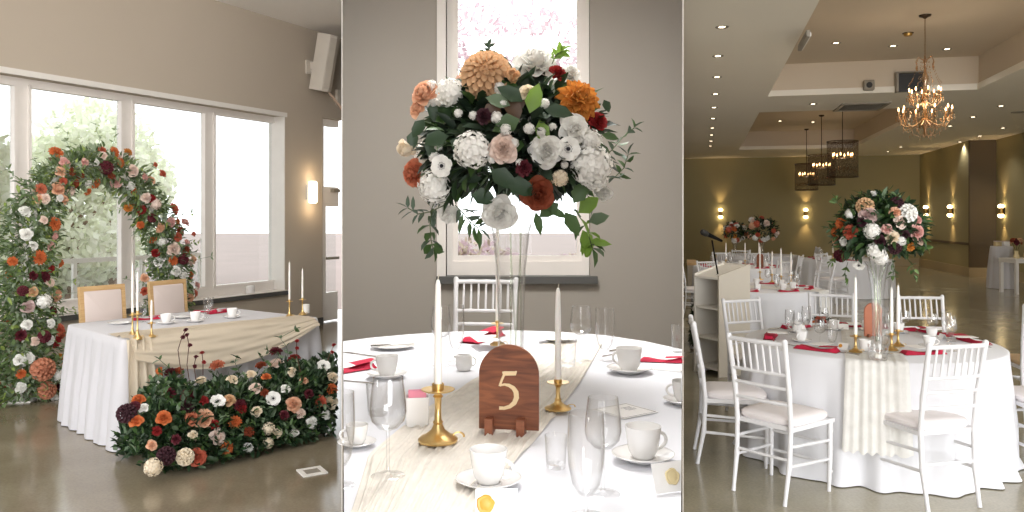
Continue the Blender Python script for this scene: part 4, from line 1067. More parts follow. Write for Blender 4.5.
mb = MB(); w1box(mb, s1(335.5), s1(339), 0, 0.04, zat(105, 12.4), zat(90, 12.4)); o = mb.build('wall_sensor', M['speaker_white'], None, False); o.data.transform(Matrix.Translation(-w1(s1(337), 0, zat(97, 12.4)))); o.location = w1(s1(337), 0, zat(97, 12.4)); tag(o, 'small white box on the wall just below the loudspeaker', 'wall sensor')
# ================================================================== ROOM 2: close view of a guest table
ZT2 = 0.98
def G2(px, py, dz=0.0): return G(px, py, ZT2 + dz)
edge = [(343.2, 341), (375, 337), (410, 334), (450, 331.5), (512, 330), (560, 331.5), (605, 335), (645, 341), (682, 349)]
top = [G2(x, y).xy for x, y in edge]
yn = 1.5
outl = [Vector((-KL * yn + 0.004, yn)), Vector((KR * yn - 0.004, yn))] + list(reversed(top))
t = thing('banquet_table', 'guest table under a white cloth carrying the table number five', 'table', (0, 2.9, 0.23))
mb = MB(); mb.prism([(0.94 * p.x, p.y * 0.98 + 0.06 - 2.9) for p in outl], ZT2 - 0.04 - 0.23, ZT2 - 0.008 - 0.23); mb.build('table_top', M['oak'], t, False)
for x, y in ((-0.24, 1.75), (0.24, 1.75), (-0.6, 3.7), (0.6, 3.6)):
    mb = MB(); mb.tube([(x, y - 2.9, 0), (x, y - 2.9, ZT2 - 0.27)], 0.022, 8); mb.build('leg', M['greyplastic'], t)
# cloth: top sheet plus skirt behind and in front, kept between the dividers
mb = MB()
mb.add([(p.x, p.y, ZT2 - 0.001) for p in outl], [tuple(range(len(outl)))])
def skirt(pts, sgn):
    fine = []
    for a, b in zip(pts[:-1], pts[1:]):
        for k in range(14): fine.append(a.lerp(b, k / 14))
    fine.append(pts[-1]); n = len(fine); vs = []; fs = []
    for j in range(8):
        q = j / 7
        for i, p in enumerate(fine):
            s_ = 0.02 * sin(i * 0.9) * q + 0.04 * q; x = p.x; y = p.y + sgn * s_
            x = max(-KL * y + 0.004, min(KR * y - 0.004, x)); vs.append((x, y, ZT2 - 0.001 - (ZT2 - 0.24) * q))
    for j in range(7):
        for i in range(n - 1): fs.append((j * n + i, j * n + i + 1, (j + 1) * n + i + 1, (j + 1) * n + i))
    mb.add(vs, fs)
skirt(top, 1); skirt([outl[0], outl[1]], -1)
o = mb.build('tablecloth', M['cloth_mid'], None, True, 40); tag(o, 'white tablecloth on the table with the number five sign', 'tablecloth')
# gauze runner, gathered, lying diagonally
Lb = [(344, 535), (368, 458), (418, 416), (488, 372), (553, 339)]; Rb = [(455, 540), (507, 472), (547, 427), (580, 384), (602, 345)]
def poly_at(pl, q):
    x = q * (len(pl) - 1); i = min(int(x), len(pl) - 2); f = x - i
    return Vector(pl[i]).lerp(Vector(pl[i + 1]), f)
La_ = [G2(x, y) for x, y in Lb]; Ra_ = [G2(x, y) for x, y in Rb]
def lerp3(pl, q):
    x = q * (len(pl) - 1); i = min(int(x), len(pl) - 2); return pl[i].lerp(pl[i + 1], x - i)
from mathutils import noise
r = random.Random(5); ph = [(r.uniform(0, 6.28), r.uniform(40, 150), r.uniform(-16, 16)) for _ in range(7)]
def runner(u, v):
    p = lerp3(La_, v).lerp(lerp3(Ra_, v), u)
    q_ = noise.noise(Vector((u * 5, v * 3, 1))) * 0.12
    w2 = max(0, 0.55 - 1.3 * abs(noise.noise(Vector(((u + q_) * 22, v * 3.5, 3)))) - 0.6 * abs(noise.noise(Vector(((u + q_) * 55, v * 7, 9)))))
    p = p.copy(); p.x = max(p.x, -KL * p.y + 0.006); p.z = ZT2 + 0.0025 + 0.017 * w2 + (0.0 if 0 < u < 1 else -0.002); return p
mb = MB(); mb.grid(runner, 170, 90)
o = mb.build('gauze_runner', mat('gauze_cream_cotton', (246, 240, 230), 0.95, var=0.05, scale=30, bump=0.1, bscale=400, transl=0.2), None, True, 180); tag(o, 'crinkled cream gauze runner lying diagonally under the table number', 'table runner')

# ---- table number
ps = G2(509, 434); t = thing('table_number', 'arched walnut table number sign with the numeral 5', 'table sign', ps, radians(-9))
Wd, Hd = 0.0865, 0.257; th = 0.006
mb = MB(); n = 28
outline = [(-Wd, 0.014), (Wd, 0.014)] + [(Wd * cos(pi * k / n), Hd - Wd + Wd * sin(pi * k / n)) for k in range(n + 1)]
R_ = Matrix.Rotation(pi / 2, 4, 'X')
mb.prism(outline, th * 0.9, th, R_, 0); mb.prism(outline, -th, th * 0.9, R_, 1); mb.build('board', [M['walnut'], M['walnut_edge']], t, True, 30)
pix = [(207, 163), (198, 176), (150, 180), (139, 232), (150, 227), (170, 228), (190, 238), (204, 256), (206, 282), (196, 308), (176, 325), (150, 334), (126, 331)]
wid = [3, 9, 9, 4, 4, 6, 8, 10, 11, 10, 8, 6, 4.5]
def m5(p): return Vector(((p[0] - 169) / 258 * 2 * Wd, (445 - p[1]) / 393 * Hd))
def stroke(mb, pts, ws, h0, h1):
    P2 = [m5(p) for p in pts]; k = 2 * Wd / 258; Lq = []; Rq = []
    for i, p in enumerate(P2):
        d = (P2[min(i + 1, len(P2) - 1)] - P2[max(i - 1, 0)]).normalized(); nn = Vector((-d.y, d.x)) * ws[i] * k
        Lq.append(p + nn); Rq.append(p - nn)
    for i in range(len(P2) - 1): mb.prism([Rq[i], Rq[i + 1], Lq[i + 1], Lq[i]], h0, h1, R_)
mb = MB()
stroke(mb, [(143, 180), (150, 178), (198, 176), (203, 166)], [9, 9.5, 9, 3], th + 0.0003, th + 0.001)
stroke(mb, [(150, 182), (139, 208), (130, 234)], [5, 5, 5], th + 0.0003, th + 0.0011)
from mathutils import geometry
ctrl = [(130, 231), (150, 226), (170, 229), (189, 240), (201, 258), (203, 282), (193, 306), (174, 322), (150, 330), (128, 330)]
stroke(mb, ctrl, [4, 5, 7, 9, 11, 11, 10, 8, 7, 7], th + 0.0003, th + 0.0012)
mb.build('numeral', M['inlay'], t, False)
for x in (-0.053, 0.038):
    mb = MB(); mb.box((x, -0.014, 0.025), (0.023, 0.05, 0.05)); o = mb.build('foot', M['walnut_edge'], t, False)

# ---- candlesticks
for px, py, ytop, yj, who in ((438, 441, 275, 389, 'left of the walnut table number'), (558, 409, 284, 382, 'to the right of the walnut table number'), (497.5, 345, 190, 323, 'behind the walnut table number, under the flowers')):
    p = G2(px, py, 0.012); d = p.y; hs = zat(yj, d) - p.z; Hc = zat(ytop, d) - zat(yj, d)
    big = 40 * d / F / 0.082 if px == 438 else (27 * d / F / 0.082 if px == 558 else 0.9)
    CS.put(p, 0.2, 'brass candlestick ' + who, None, (big, big, hs / 0.135))
    TP.put(p + Vector((0, 0, hs + 0.001)), 0, 'ivory taper candle standing in brass ' + who, None, (min(1, big * 0.98), min(1, big * 0.98), Hc / 0.269))

# ---- vase and centrepiece
pv = G2(511, 378, 0.012); vt = zat(223, pv.y); hv = vt - pv.z
t = thing('flower_vase', 'tall clear glass trumpet vase holding the flowers over the table number', 'vase', pv)
mb = MB(); mb.lathe([(0.055, 0.014), (0.050, 0.05), (0.050, hv * 0.4), (0.056, hv * 0.7), (0.070, hv * 0.93), (0.082, hv), (0.079, hv), (0.067, hv * 0.93), (0.053, hv * 0.7), (0.047, hv * 0.4), (0.047, 0.06)], n=40); mb.build('body', M['glass'], t)
mb = MB(); mb.lathe([(0, 0), (0.062, 0), (0.063, 0.008), (0.055, 0.014), (0.0, 0.014)], n=40); mb.build('foot', M['glass'], t)
CA = P(516, 153, pv.y); RA = Vector((0.385, 0.33, 0.335))
arr = thing('floral_arrangement', 'round arrangement of white roses, tan and amber dahlias above the table number', 'flower arrangement', (CA.x, CA.y, CA.z - RA.z))
AO = arr.location.copy()
def ell_hit(px, py, C, R):
    d = Vector(((px - CX) / F, 1, -(py - HY) / F)); o_ = Vector((0, 0, HC)) - C
    q = Vector((d.x / R.x, d.y / R.y, d.z / R.z)); w = Vector((o_.x / R.x, o_.y / R.y, o_.z / R.z))
    A, B, C_ = q.dot(q), 2 * q.dot(w), w.dot(w) - 1; D = B * B - 4 * A * C_
    tt = (-B - sqrt(D)) / (2 * A) if D > 0 else -B / (2 * A)
    p = Vector((0, 0, HC)) + d * tt; e = p - C
    return p, Vector((e.x / R.x ** 2, e.y / R.y ** 2, e.z / R.z ** 2)).normalized()
def ball_foliage(name, root, C, R, n, L, W, mats, wts, seed, lo=0.45):
    r = random.Random(seed); mb = MB(); k = 0
    while k < n:
        v = Vector((r.gauss(0, 1), r.gauss(0, 1), r.gauss(0, 1))).normalized(); q = r.uniform(lo, 0.97)
        if v.z < -0.55: continue
        p = C + Vector((v.x * R.x, v.y * R.y, v.z * R.z)) * q; k += 1
        dr = v + Vector((r.gauss(0, .5), r.gauss(0, .5), r.gauss(0, .5)))
        leaf(mb, p - root.location, dr, Vector((r.gauss(0, .5), r.gauss(0, .5), 1)), r.uniform(*L), r.uniform(*W), r.choices(range(len(mats)), wts)[0])
    return mb.build(name, mats, root, True, 180)
ball_foliage('foliage', arr, CA, RA * 0.86, 1500, (0.06, 0.115), (0.026, 0.05), LEAF_DEEP[:3] + [LEAF[1]], [5, 4, 2.2, 2], 51)
mb = MB(); r = random.Random(3)
for k in range(4):
    a = k * 1.5; mb.tube([(CA.x - AO.x + 0.02 * cos(a), CA.y - AO.y + 0.02 * sin(a), pv.z - AO.z + 0.08), (CA.x - AO.x + 0.03 * cos(a + 1), CA.y - AO.y + 0.03 * sin(a + 1), vt - AO.z - 0.02), (CA.x - AO.x + 0.15 * cos(a + 1), CA.y - AO.y + 0.15 * sin(a + 1), CA.z - AO.z)], 0.003, 6)
mb.build('stems', glass_mat('pale_stem', tint=(240, 243, 236), lo=0.03, hi=0.3), arr)
CF = """486 75 25 ball tan;536 61 24 garden white;579 99 25 dahlia amber;424 92 17 garden peach;412 174 15 garden terracotta;442 166 12 anemone white;503 149 16 garden blush;547 151 18 garden white;472 150 20 hydrangea white;591 165 22 hydrangea white;568 149 13 anemone white;538 195 18 garden rust;499 214 19 garden white;575 128 17 rose white;598 122 11 carnation red;557 73 10 carnation red;450 92 15 hydrangea white;434 187 17 hydrangea white;601 193 11 bud white;408 150 12 bud cream;447 214 13 rose white;571 72 12 rose white;512 78 11 bud tan;417 108 11 rose peach;590 140 12 hydrangea white;524 168 9 carnation burgundy;484 116 9 carnation plum;560 178 9 hydrangea cream;528 92 10 rose cream;596 180 12 hydrangea white"""
for item in CF.split(';'):
    x, y, rr, kd, cl = item.split(); x, y, rr = float(x), float(y), float(rr)
    p, nn = ell_hit(x, y, CA, RA); p = p - nn * 0.02 * rr * p.y / F
    flower(kd, cl, p, nn + Vector((0, -0.9, 0.1)), rr * 0.98 * p.y / F, arr)
for k in range(22):     # small white filler
    x, y = rnd.uniform(425, 605), rnd.uniform(85, 205)
    p, nn = ell_hit(x, y, CA, RA * 0.97); flower('hydrangea', 'white', p, nn + Vector((0, -0.5, 0)), rnd.uniform(0.014, 0.022), arr)
for k in range(22):     # blooms round the back and top
    a = rnd.uniform(0.15, pi - 0.15); e = rnd.uniform(-0.3, 1.1); v = Vector((cos(a) * cos(e), sin(a) * cos(e), sin(e)))
    flower(rnd.choice(['garden', 'hydrangea', 'rose']), rnd.choice(['white', 'white', 'peach', 'rust']), CA + Vector((v.x * RA.x, v.y * RA.y, v.z * RA.z)) * 0.95, v, 0.065, arr)
# large single leaves at the places the photo shows them
mb = MB()
for x, y, ax, ay, L, W, mi in ((520, 118, -20, 8, 30, 20, 1), (530, 112, 8, -26, 32, 17, 3), (540, 118, 6, 25, 30, 15, 3), (545, 108, 26, 4, 30, 16, 0), (523, 100, -22, -14, 30, 17, 0), (510, 104, -26, -10, 26, 16, 2), (475, 50, 15, 4, 15, 9, 2), (488, 50, 15, 7, 15, 9, 2), (556, 56, 14, -10, 15, 8, 3), (437, 128, -10, 25, 30, 18, 0), (447, 135, -26, 8, 26, 17, 0), (448, 140, 20, 10, 26, 18, 0), (490, 170, 22, 16, 32, 20, 0), (505, 182, 20, 8, 34, 20, 0), (470, 196, 28, 6, 26, 18, 0), (575, 205, 12, -20, 26, 16, 1), (566, 214, 14, 22, 28, 15, 1), (560, 205, -18, 12, 24, 15, 1), (580, 215, 20, -16, 26, 16, 3), (584, 232, 8, 22, 26, 14, 3), (590, 224, 18, -6, 22, 13, 2), (536, 214, 6, 24, 24, 9, 1), (548, 210, 22, 10, 22, 9, 1), (604, 134, 18, 4, 18, 9, 1), (606, 98, 6, 14, 14, 9, 0), (422, 118, -12, 18, 22, 13, 0), (410, 130, 0, 20, 20, 12, 0), (430, 100, 4, 22, 22, 13, 0), (498, 100, -12, 20, 26, 18, 4), (508, 96, 10, 22, 26, 18, 4), (516, 86, 4, 22, 24, 18, 4)):
    p, nn = ell_hit(x, y, CA, RA * 1.0); d = p.y
    dv = Vector((ax, -2, -ay)).normalized()
    leaf(mb, p - AO - nn * 0.01, dv, Vector((0.1, -1, 0.35)), L * d / F, W * d / F, mi, 0.15, 0.12)
mb.build('large_leaves', [LEAF[0], LEAF[1], LEAF[2], LEAF[3]] + [mat('brown_leaf', (88, 62, 40), 0.5, var=0.2)], arr, True, 180)
mb = MB()
def vine(pts, L, W, mi, seed):
    ps_ = []
    for x, y in pts:
        p, nn = ell_hit(x, y, CA, RA * 1.02); ps_.append(p - AO)
    f = []
    for a, b in zip(ps_[:-1], ps_[1:]): f += [a, a.lerp(b, 0.5)]
    f.append(ps_[-1]); sprig(mb, f, L, W, 0, mi, 0.002, seed=seed)
vine([(440, 190), (432, 208), (430, 225), (431, 240), (433, 248)], 0.055, 0.027, [2, 1], 1)
vine([(445, 205), (430, 212), (418, 214), (408, 208)], 0.05, 0.016, [1], 2)
vine([(455, 205), (463, 213), (470, 222), (478, 228)], 0.07, 0.02, [1, 2], 3)
vine([(600, 160), (612, 150), (622, 138), (634, 128)], 0.045, 0.02, [1, 2], 4)
vine([(600, 175), (614, 178), (624, 168), (628, 155)], 0.05, 0.022, [1, 2], 5)
vine([(575, 210), (585, 225), (590, 240), (592, 248)], 0.075, 0.036, [2, 3], 6)
vine([(485, 62), (486, 55), (488, 48)], 0.04, 0.02, [1], 7)
vine([(552, 64), (556, 55), (562, 51)], 0.045, 0.022, [3], 8)
mb.build('trailing_vines', [M['stem'], LEAF_DEEP[2], LEAF[1], LEAF[3]], arr, True, 180)

# ---- cups and saucers
def cup_set(px, py, who, wpx, hand, clipside=0, saucer_r=None, group='coffee cups round the number five sign'):
    p = G2(px, py); k = wpx * p.y / F / 0.085; k = min(k, 1.25)
    s_ = SAU.put(p + Vector((0, 0, 0.0015)), 0.0, 'white saucer ' + who, group.replace('cups', 'saucers'), k)
    c_ = CUP.put(p + Vector((0, 0, 0.0015 + 0.0075 * k)), hand, 'white coffee cup ' + who, group, k)
    if clipside:
        for o_ in kids(s_) + kids(c_): clip(o_, clipside)
cup_set(488.5, 486, 'in front of the walnut table number', 38, -0.5)
cup_set(643, 461, 'to the right of the big wine glass, near the pale sealed card', 36, 0.4)
cup_set(629, 373, 'beside the crimson napkin at the right', 26, 2.4)
cup_set(387, 378, 'beside the crimson napkin at the left', 23, 2.9)
cup_set(357, 446, 'behind the cut-off goblet at the left edge', 22, 3.3)
cup_set(684, 404, 'half out of view at the right edge', 24, 2.6, 1)
# ---- glasses
def glass_at(K, px, pyb, pyt, w, label, fullw, clipside=0, group=None):
    p = G2(px, pyb, 0.0015 if not (360 < pyb and px < 600 and px > 380) else 0.012); h = zat(pyt, p.y) - p.z; wid_ = w * p.y / F
    s_ = wid_ / fullw
    o_ = K.put(p, 0.1, label, group, (s_, s_, h))
    if clipside:
        for c_ in kids(o_): clip(c_, clipside)
glass_at(WG, 388, 476, 377, 37, 'large clear wine glass in front of the white sugar caddy', 0.37)
glass_at(PG, 340, 486, 392, 30, 'tall clear goblet cut off at the left edge of the table', 0.31, -1)
glass_at(WG, 441, 366, 306, 20, 'clear wine glass far back, left of the white chair', 0.37)
glass_at(PG, 456, 362, 305, 17, 'slim clear glass far back, in front of the white chair', 0.31)
glass_at(WG, 581, 361, 306, 22, 'clear wine glass behind the right candlestick', 0.37)
glass_at(PG, 605, 361, 308, 20, 'tall clear glass next to the far right coffee cup', 0.31)
glass_at(WG, 603, 494, 397, 37, 'large clear wine glass left of the near right coffee cup', 0.37)
glass_at(PG, 586, 517, 413, 38, 'tall clear water glass nearest the camera', 0.31)
p = G2(556, 468, 0.0015); TUM.put(p, 0, 'short clear tumbler beside the tall water glass', 'tumblers by the number five sign', (23 * p.y / F / 0.072, 23 * p.y / F / 0.072, (zat(435, p.y) - p.z) / 0.085))
p = G2(567, 366, 0.012); TUM.put(p, 0, 'short clear tumbler behind the right candlestick', 'tumblers by the number five sign', (20 * p.y / F / 0.072, 20 * p.y / F / 0.072, 0.11 / 0.085))
p = G2(378, 415, 0.0015); TUM.put(p, 0, 'clear tumbler partly hidden by the large wine glass at the left', 'tumblers by the number five sign', (24 * p.y / F / 0.072, 24 * p.y / F / 0.072, (zat(383, p.y) - p.z) / 0.085))
p = G2(678, 352, 0.0015); o = TUM.put(p, 0, 'clear tumbler at the right edge of the table', 'tumblers by the number five sign', (14 * p.y / F / 0.072, 14 * p.y / F / 0.072, (zat(324, p.y) - p.z) / 0.085))
for c_ in kids(o): clip(c_, 1)
# ---- sugar caddy
p = G2(417, 426, 0.0015); t = thing('sugar_caddy', 'white china sugar caddy filled with pink sachets', 'caddy', p, 0.15)
k = p.y / F
mb = MB(); w_, h_ = 24 * k, 30 * k
ot = lambda s: [(s * w_ / 2 * a, s * w_ * 0.36 * b) for a, b in ((-1, -1), (1, -1), (1, 1), (-1, 1))]
vs = []; fs = []
for s, z in ((0.92, 0), (1.0, h_), (0.92, h_), (0.84, 0.006)):
    vs += [(x, y, z) for x, y in rounded(ot(s), 0.008, 4)]
nn_ = len(vs) // 4
for j in range(3):
    for i in range(nn_): fs.append((j * nn_ + i, j * nn_ + (i + 1) % nn_, (j + 1) * nn_ + (i + 1) % nn_, (j + 1) * nn_ + i))
fs.append(tuple(range(3 * nn_, 4 * nn_))); mb.add(vs, fs); mb.build('dish', M['china'], t)
for i in range(7):
    mb = MB(); mb.box((0, 0, 0.022), (w_ * 0.66, 0.0028, 0.066), M=Matrix.Rotation(radians(-8 + 3 * i), 4, 'X')); o = mb.build('sachet', M['pink'] if i not in (4,) else M['mauve_paper'], t, False); o.location = (0.003 * sin(i * 2), -w_ * 0.24 + w_ * 0.08 * i, h_ * 0.42 + 0.014)
# small white creamer
p = G2(464, 370, 0.0015); t = thing('creamer', 'small white china creamer between glasses and candlestick', 'jug', p, 0.4)
mb = MB(); mb.lathe([(0, 0.002), (0.025, 0), (0.034, 0.02), (0.034, 0.045), (0.030, 0.062), (0.027, 0.062), (0.030, 0.045), (0.03, 0.02), (0, 0.008)], n=24); mb.build('body', M['china'], t)
mb = MB(); mb.tube([(0.032 + 0.02 * sin(a), 0, 0.033 + 0.018 * cos(a)) for a in [pi * q / 8 for q in range(9)]], 0.003, 6); mb.build('handle', M['china'], t)
mb = MB(); mb.prism([(-0.028, -0.008), (-0.044, 0), (-0.028, 0.008)], 0.052, 0.062); mb.build('spout', M['china'], t)
# ---- napkins, cards, plates and cutlery
flat_item('napkin', napkin_mesh, M['napkin'], 'crimson napkin under a white card behind the walnut sign', 'napkin', G2(484, 339, 0.002), 1.1, 'crimson napkins on the number five table', 1.3)
flat_item('menu_card', card_mesh, M['paper'], 'white menu card lying on the crimson napkin behind the walnut sign', 'card', G2(487, 338.5, 0.045), 0.25, 'cards on the number five table', (1.3))
flat_item('napkin', napkin_mesh, M['napkin'], 'crimson napkin beside the far right coffee cup', 'napkin', G2(662, 361.5, 0.002), -0.25, 'crimson napkins on the number five table', 0.74)
o = flat_item('napkin', napkin_mesh, M['napkin'], 'crimson napkin cut off at the left edge of the table', 'napkin', G2(347, 371, 0.002), 0.75, 'crimson napkins on the number five table', 1.0); clip(o, -1)
flat_item('plate', plate_mesh, M['china'], 'white side plate far left, near the table edge', 'plate', G2(393, 348, 0.002), 0, 'plates on the number five table', 1.05)
flat_item('plate', plate_mesh, M['china'], 'white side plate behind the right candlestick at the far edge', 'plate', G2(557, 340, 0.013), 0, 'plates on the number five table', 0.95)
flat_item('knife', knife_mb, M['steel'], 'butter knife laid across the far left plate', 'cutlery', G2(394, 346, 0.02), -1.2, None, 1.0)
flat_item('fork', fork_mb, M['steel'], 'fork pointing at the left coffee cup', 'cutlery', G2(362, 356, 0.002), 1.0, None, 1.1)
flat_item('knife', knife_mb, M['steel'], 'knife beside the tall glass at the far right', 'cutlery', G2(626, 350, 0.002), -0.9, None, 1.0)
flat_item('fork', fork_mb, M['steel'], 'fork next to the knife at the far right', 'cutlery', G2(615, 355, 0.002), -0.8, None, 0.9)
flat_item('spoon', spoon_mb, M['steel'], 'teaspoon below the right crimson napkin', 'cutlery', G2(659, 371, 0.002), 1.3, None, 1.0)
o = flat_item('spoon', spoon_mb, M['steel'], 'teaspoon below the cut-off crimson napkin at the left', 'cutlery', G2(353, 383, 0.002), 1.25, None, 1.0); clip(o, -1)
# printed card with thin border
p = G2(625, 411, 0.0015); t = thing('printed_card', 'white printed card with a thin dark border between the right cups', 'card', p, 0.62)
mb = MB(); mb.box((0, 0, 0.0008), (0.15, 0.15, 0.0016)); mb.build('sheet', M['paper'], t, False)
mb = MB()
for a, b, c, d in ((0, 0.068, 0.138, 0.0022), (0, -0.068, 0.138, 0.0022), (0.068, 0, 0.0022, 0.138), (-0.068, 0, 0.0022, 0.138)): mb.box((a, b, 0.0018), (c, d, 0.0004))
mb.build('border', M['ink'], t, False)
mb = MB()
for k in range(4): mb.box((0.03, 0.03 - 0.011 * k, 0.0018), (0.04 - 0.006 * (k % 2), 0.004, 0.0004))
mb.build('printed_lines', mat('grey_ink', (150, 148, 152), 0.8), t, False)
# sealed place cards
def seal_card(px, py, w, h, rz, lean, sealm, label, sx=0.0, cs=0):
    p = G2(px, py, 0.0015); k = p.y / F; t = thing('place_card', label, 'card', p, rz)
    R1 = Matrix.Rotation(lean, 4, 'X')
    mb = MB(); mb.box(R1 @ Vector((0, 0, h * k / 2)), (w * k, 0.0012, h * k), M=R1); b_ = mb.build('card', M['paper'], t, False)
    mb = MB(); mb.box(Matrix.Rotation(-lean - 0.5, 4, 'X') @ Vector((0, 0, h * k / 2)) + Vector((0, h * k * (0.0 + math.sin(-lean) + math.sin(lean + 0.5)), 0)) , (w * k, 0.0012, h * k), M=Matrix.Rotation(-lean - 0.5, 4, 'X')) if False else None
    r_ = random.Random(px); mb = MB()
    mb.lathe([(0, -0.001), (0.0165, -0.001), (0.0185, 0.001), (0.0165, 0.003), (0.012, 0.0022), (0.0105, 0.0032), (0.0, 0.003)], n=28, wob=lambda a, z: 0.05 * sin(5 * a + 1) + 0.03 * sin(8 * a), M=R1 @ Matrix.Translation((sx * k, -0.002, h * k * 0.5)) @ Matrix.Rotation(pi / 2, 4, 'X'))
    s_ = mb.build('wax_seal', sealm, t)
    if cs:
        for o_ in (b_, s_): clip(o_, cs)
seal_card(496.5, 519, 42, 29, 0.02, radians(-12), M['seal_gold'], 'white place card with an amber wax seal before the front cup', -11)
seal_card(672, 492, 36, 29, 0.35, radians(-22), M['seal_pale'], 'white place card with a pale gold seal at the right edge', 3, 1)
# ---- chair behind the table
p = P(479.5, HY, 4.95); p.z = 0.23
CHAIR.put(p, pi - 0.12, 'white ballroom chair behind the vase, pushed up to the number five table', None, (1.08, 1.0, 1.06))
# ================================================================== ROOM 3: the hall
TC3 = G(869, 342, .75); R3 = 0.82
t = thing('round_table', 'round banquet table nearest the camera in the hall, under a white cloth', 'table', (TC3.x, TC3.y, 0))
def round_top(t, R):
    mb = MB(); mb.lathe([(0, 0.70), (R - 0.02, 0.70), (R - 0.005, 0.72), (R - 0.005, 0.742), (0, 0.742)], n=48); mb.build('table_top', M['oak'], t)
    for k in range(4):
        a = pi / 4 + k * pi / 2; mb = MB(); mb.tube([(0.5 * R * cos(a), 0.5 * R * sin(a), 0.70), (0.55 * R * cos(a), 0.55 * R * sin(a), 0)], 0.02, 8); mb.build('leg', M['greyplastic'], t)
round_top(t, R3)
o = drape(circle((0, 0), R3, 120), 0.75, 0.006, 0.02, 0.042, 0.30, 420, 8, 12, 0.02).build('tablecloth', M['cloth'], None, True, 60)
o.location = (TC3.x, TC3.y, 0); tag(o, 'white tablecloth hanging in folds over the nearest round table', 'tablecloth')
# gauze runner over the front edge
ctr = P(878, HY, TC3.y); rdir = Vector((ctr.x - TC3.x, 0, 0)); ang = atan2(P(878, HY, 4.6).y - TC3.y, P(878, HY, 4.6).x - TC3.x)
dn = Vector((cos(ang), sin(ang), 0)); sd = Vector((-dn.y, dn.x, 0))
r = random.Random(9); ph = [(r.uniform(0, 6.28), r.uniform(25, 80), r.uniform(-3, 3)) for _ in range(5)]
def run3(u, v):
    w = 0.17; x = (u - 0.5) * 2 * w; lim = sqrt(R3 * R3 - x * x); wv = sum(sin(f * u + a + b * v) for a, f, b in ph) / 5
    if v < 0.6:
        s_ = -lim + 0.06 + (2 * lim - 0.055) * v / 0.6
        return Vector((TC3.x, TC3.y, 0.7595)) + sd * x + dn * s_ + Vector((0, 0, 0.004 * wv))
    q = (v - 0.6) / 0.4
    return Vector((TC3.x, TC3.y, 0.757 - 0.53 * q - (0.02 * wv if q > 0.95 else 0))) + sd * x * (1 + 0.12 * q) + dn * (lim + 0.055 + 0.035 * q + 0.014 * wv)
mb = MB(); mb.grid(run3, 60, 60); o = mb.build('gauze_runner', M['gauze2'], None, True, 180); tag(o, 'ivory gauze runner hanging over the front of the nearest round table', 'table runner')

# ---- chairs
def chair(px, d, heading, label, K=CHAIR, scale=None):
    p = P(px, HY, d); p.z = 0
    return K.put(p, heading - pi / 2, label, 'white ballroom chairs in the hall', scale)
def chair_xy(x, y, heading, label, K=CHAIR, scale=None):
    return K.put(Vector((x, y, 0)), heading - pi / 2, label, 'white ballroom chairs in the hall', scale)
def from_feet(a, b, label, K=CHAIR):
    """rear feet at the two pixels (chair's own left, right)"""
    p, q = G(*a), G(*b); side = (q - p).normalized(); f = Vector((-side.y, side.x, 0)); c = (p + q) / 2 + f * 0.24
    return K.put(Vector((c.x, c.y, 0)), atan2(f.y, f.x) - pi / 2, label, 'white ballroom chairs in the hall')
from_feet((735, 491), (783, 506), 'white ballroom chair in front, at the left of the nearest round table, seen from behind')
from_feet((694, 447), (698, 466), 'white ballroom chair seen from the side, closest to the divider and the lectern')
from_feet((925, 513), (983, 507), 'white ballroom chair in front, at the right of the nearest round table, seen from behind')
def toward(x, y): return atan2(TC3.y - y, TC3.x - x)
x, y = P(762, HY, 6.5).xy; chair_xy(x, y, toward(x, y), 'white ballroom chair between the lectern and the nearest round table')
x, y = P(833, HY, 6.95).xy; chair_xy(x, y, toward(x, y) - 0.1, 'white ballroom chair behind the nearest round table, left of its vase')
x, y = P(933, HY, 6.75).xy; chair_xy(x, y, -pi / 2 - 0.1, 'white ballroom chair behind the nearest round table, right of its vase')
chair_xy(3.44, 5.2, pi - 0.05, 'white ballroom chair with white seat, cut off at the right edge')
chair_xy(4.24, 6.45, -pi / 2 - 0.25 + pi, 'white ballroom chair with tan seat, cut off at the right edge', CHAIR_TAN)

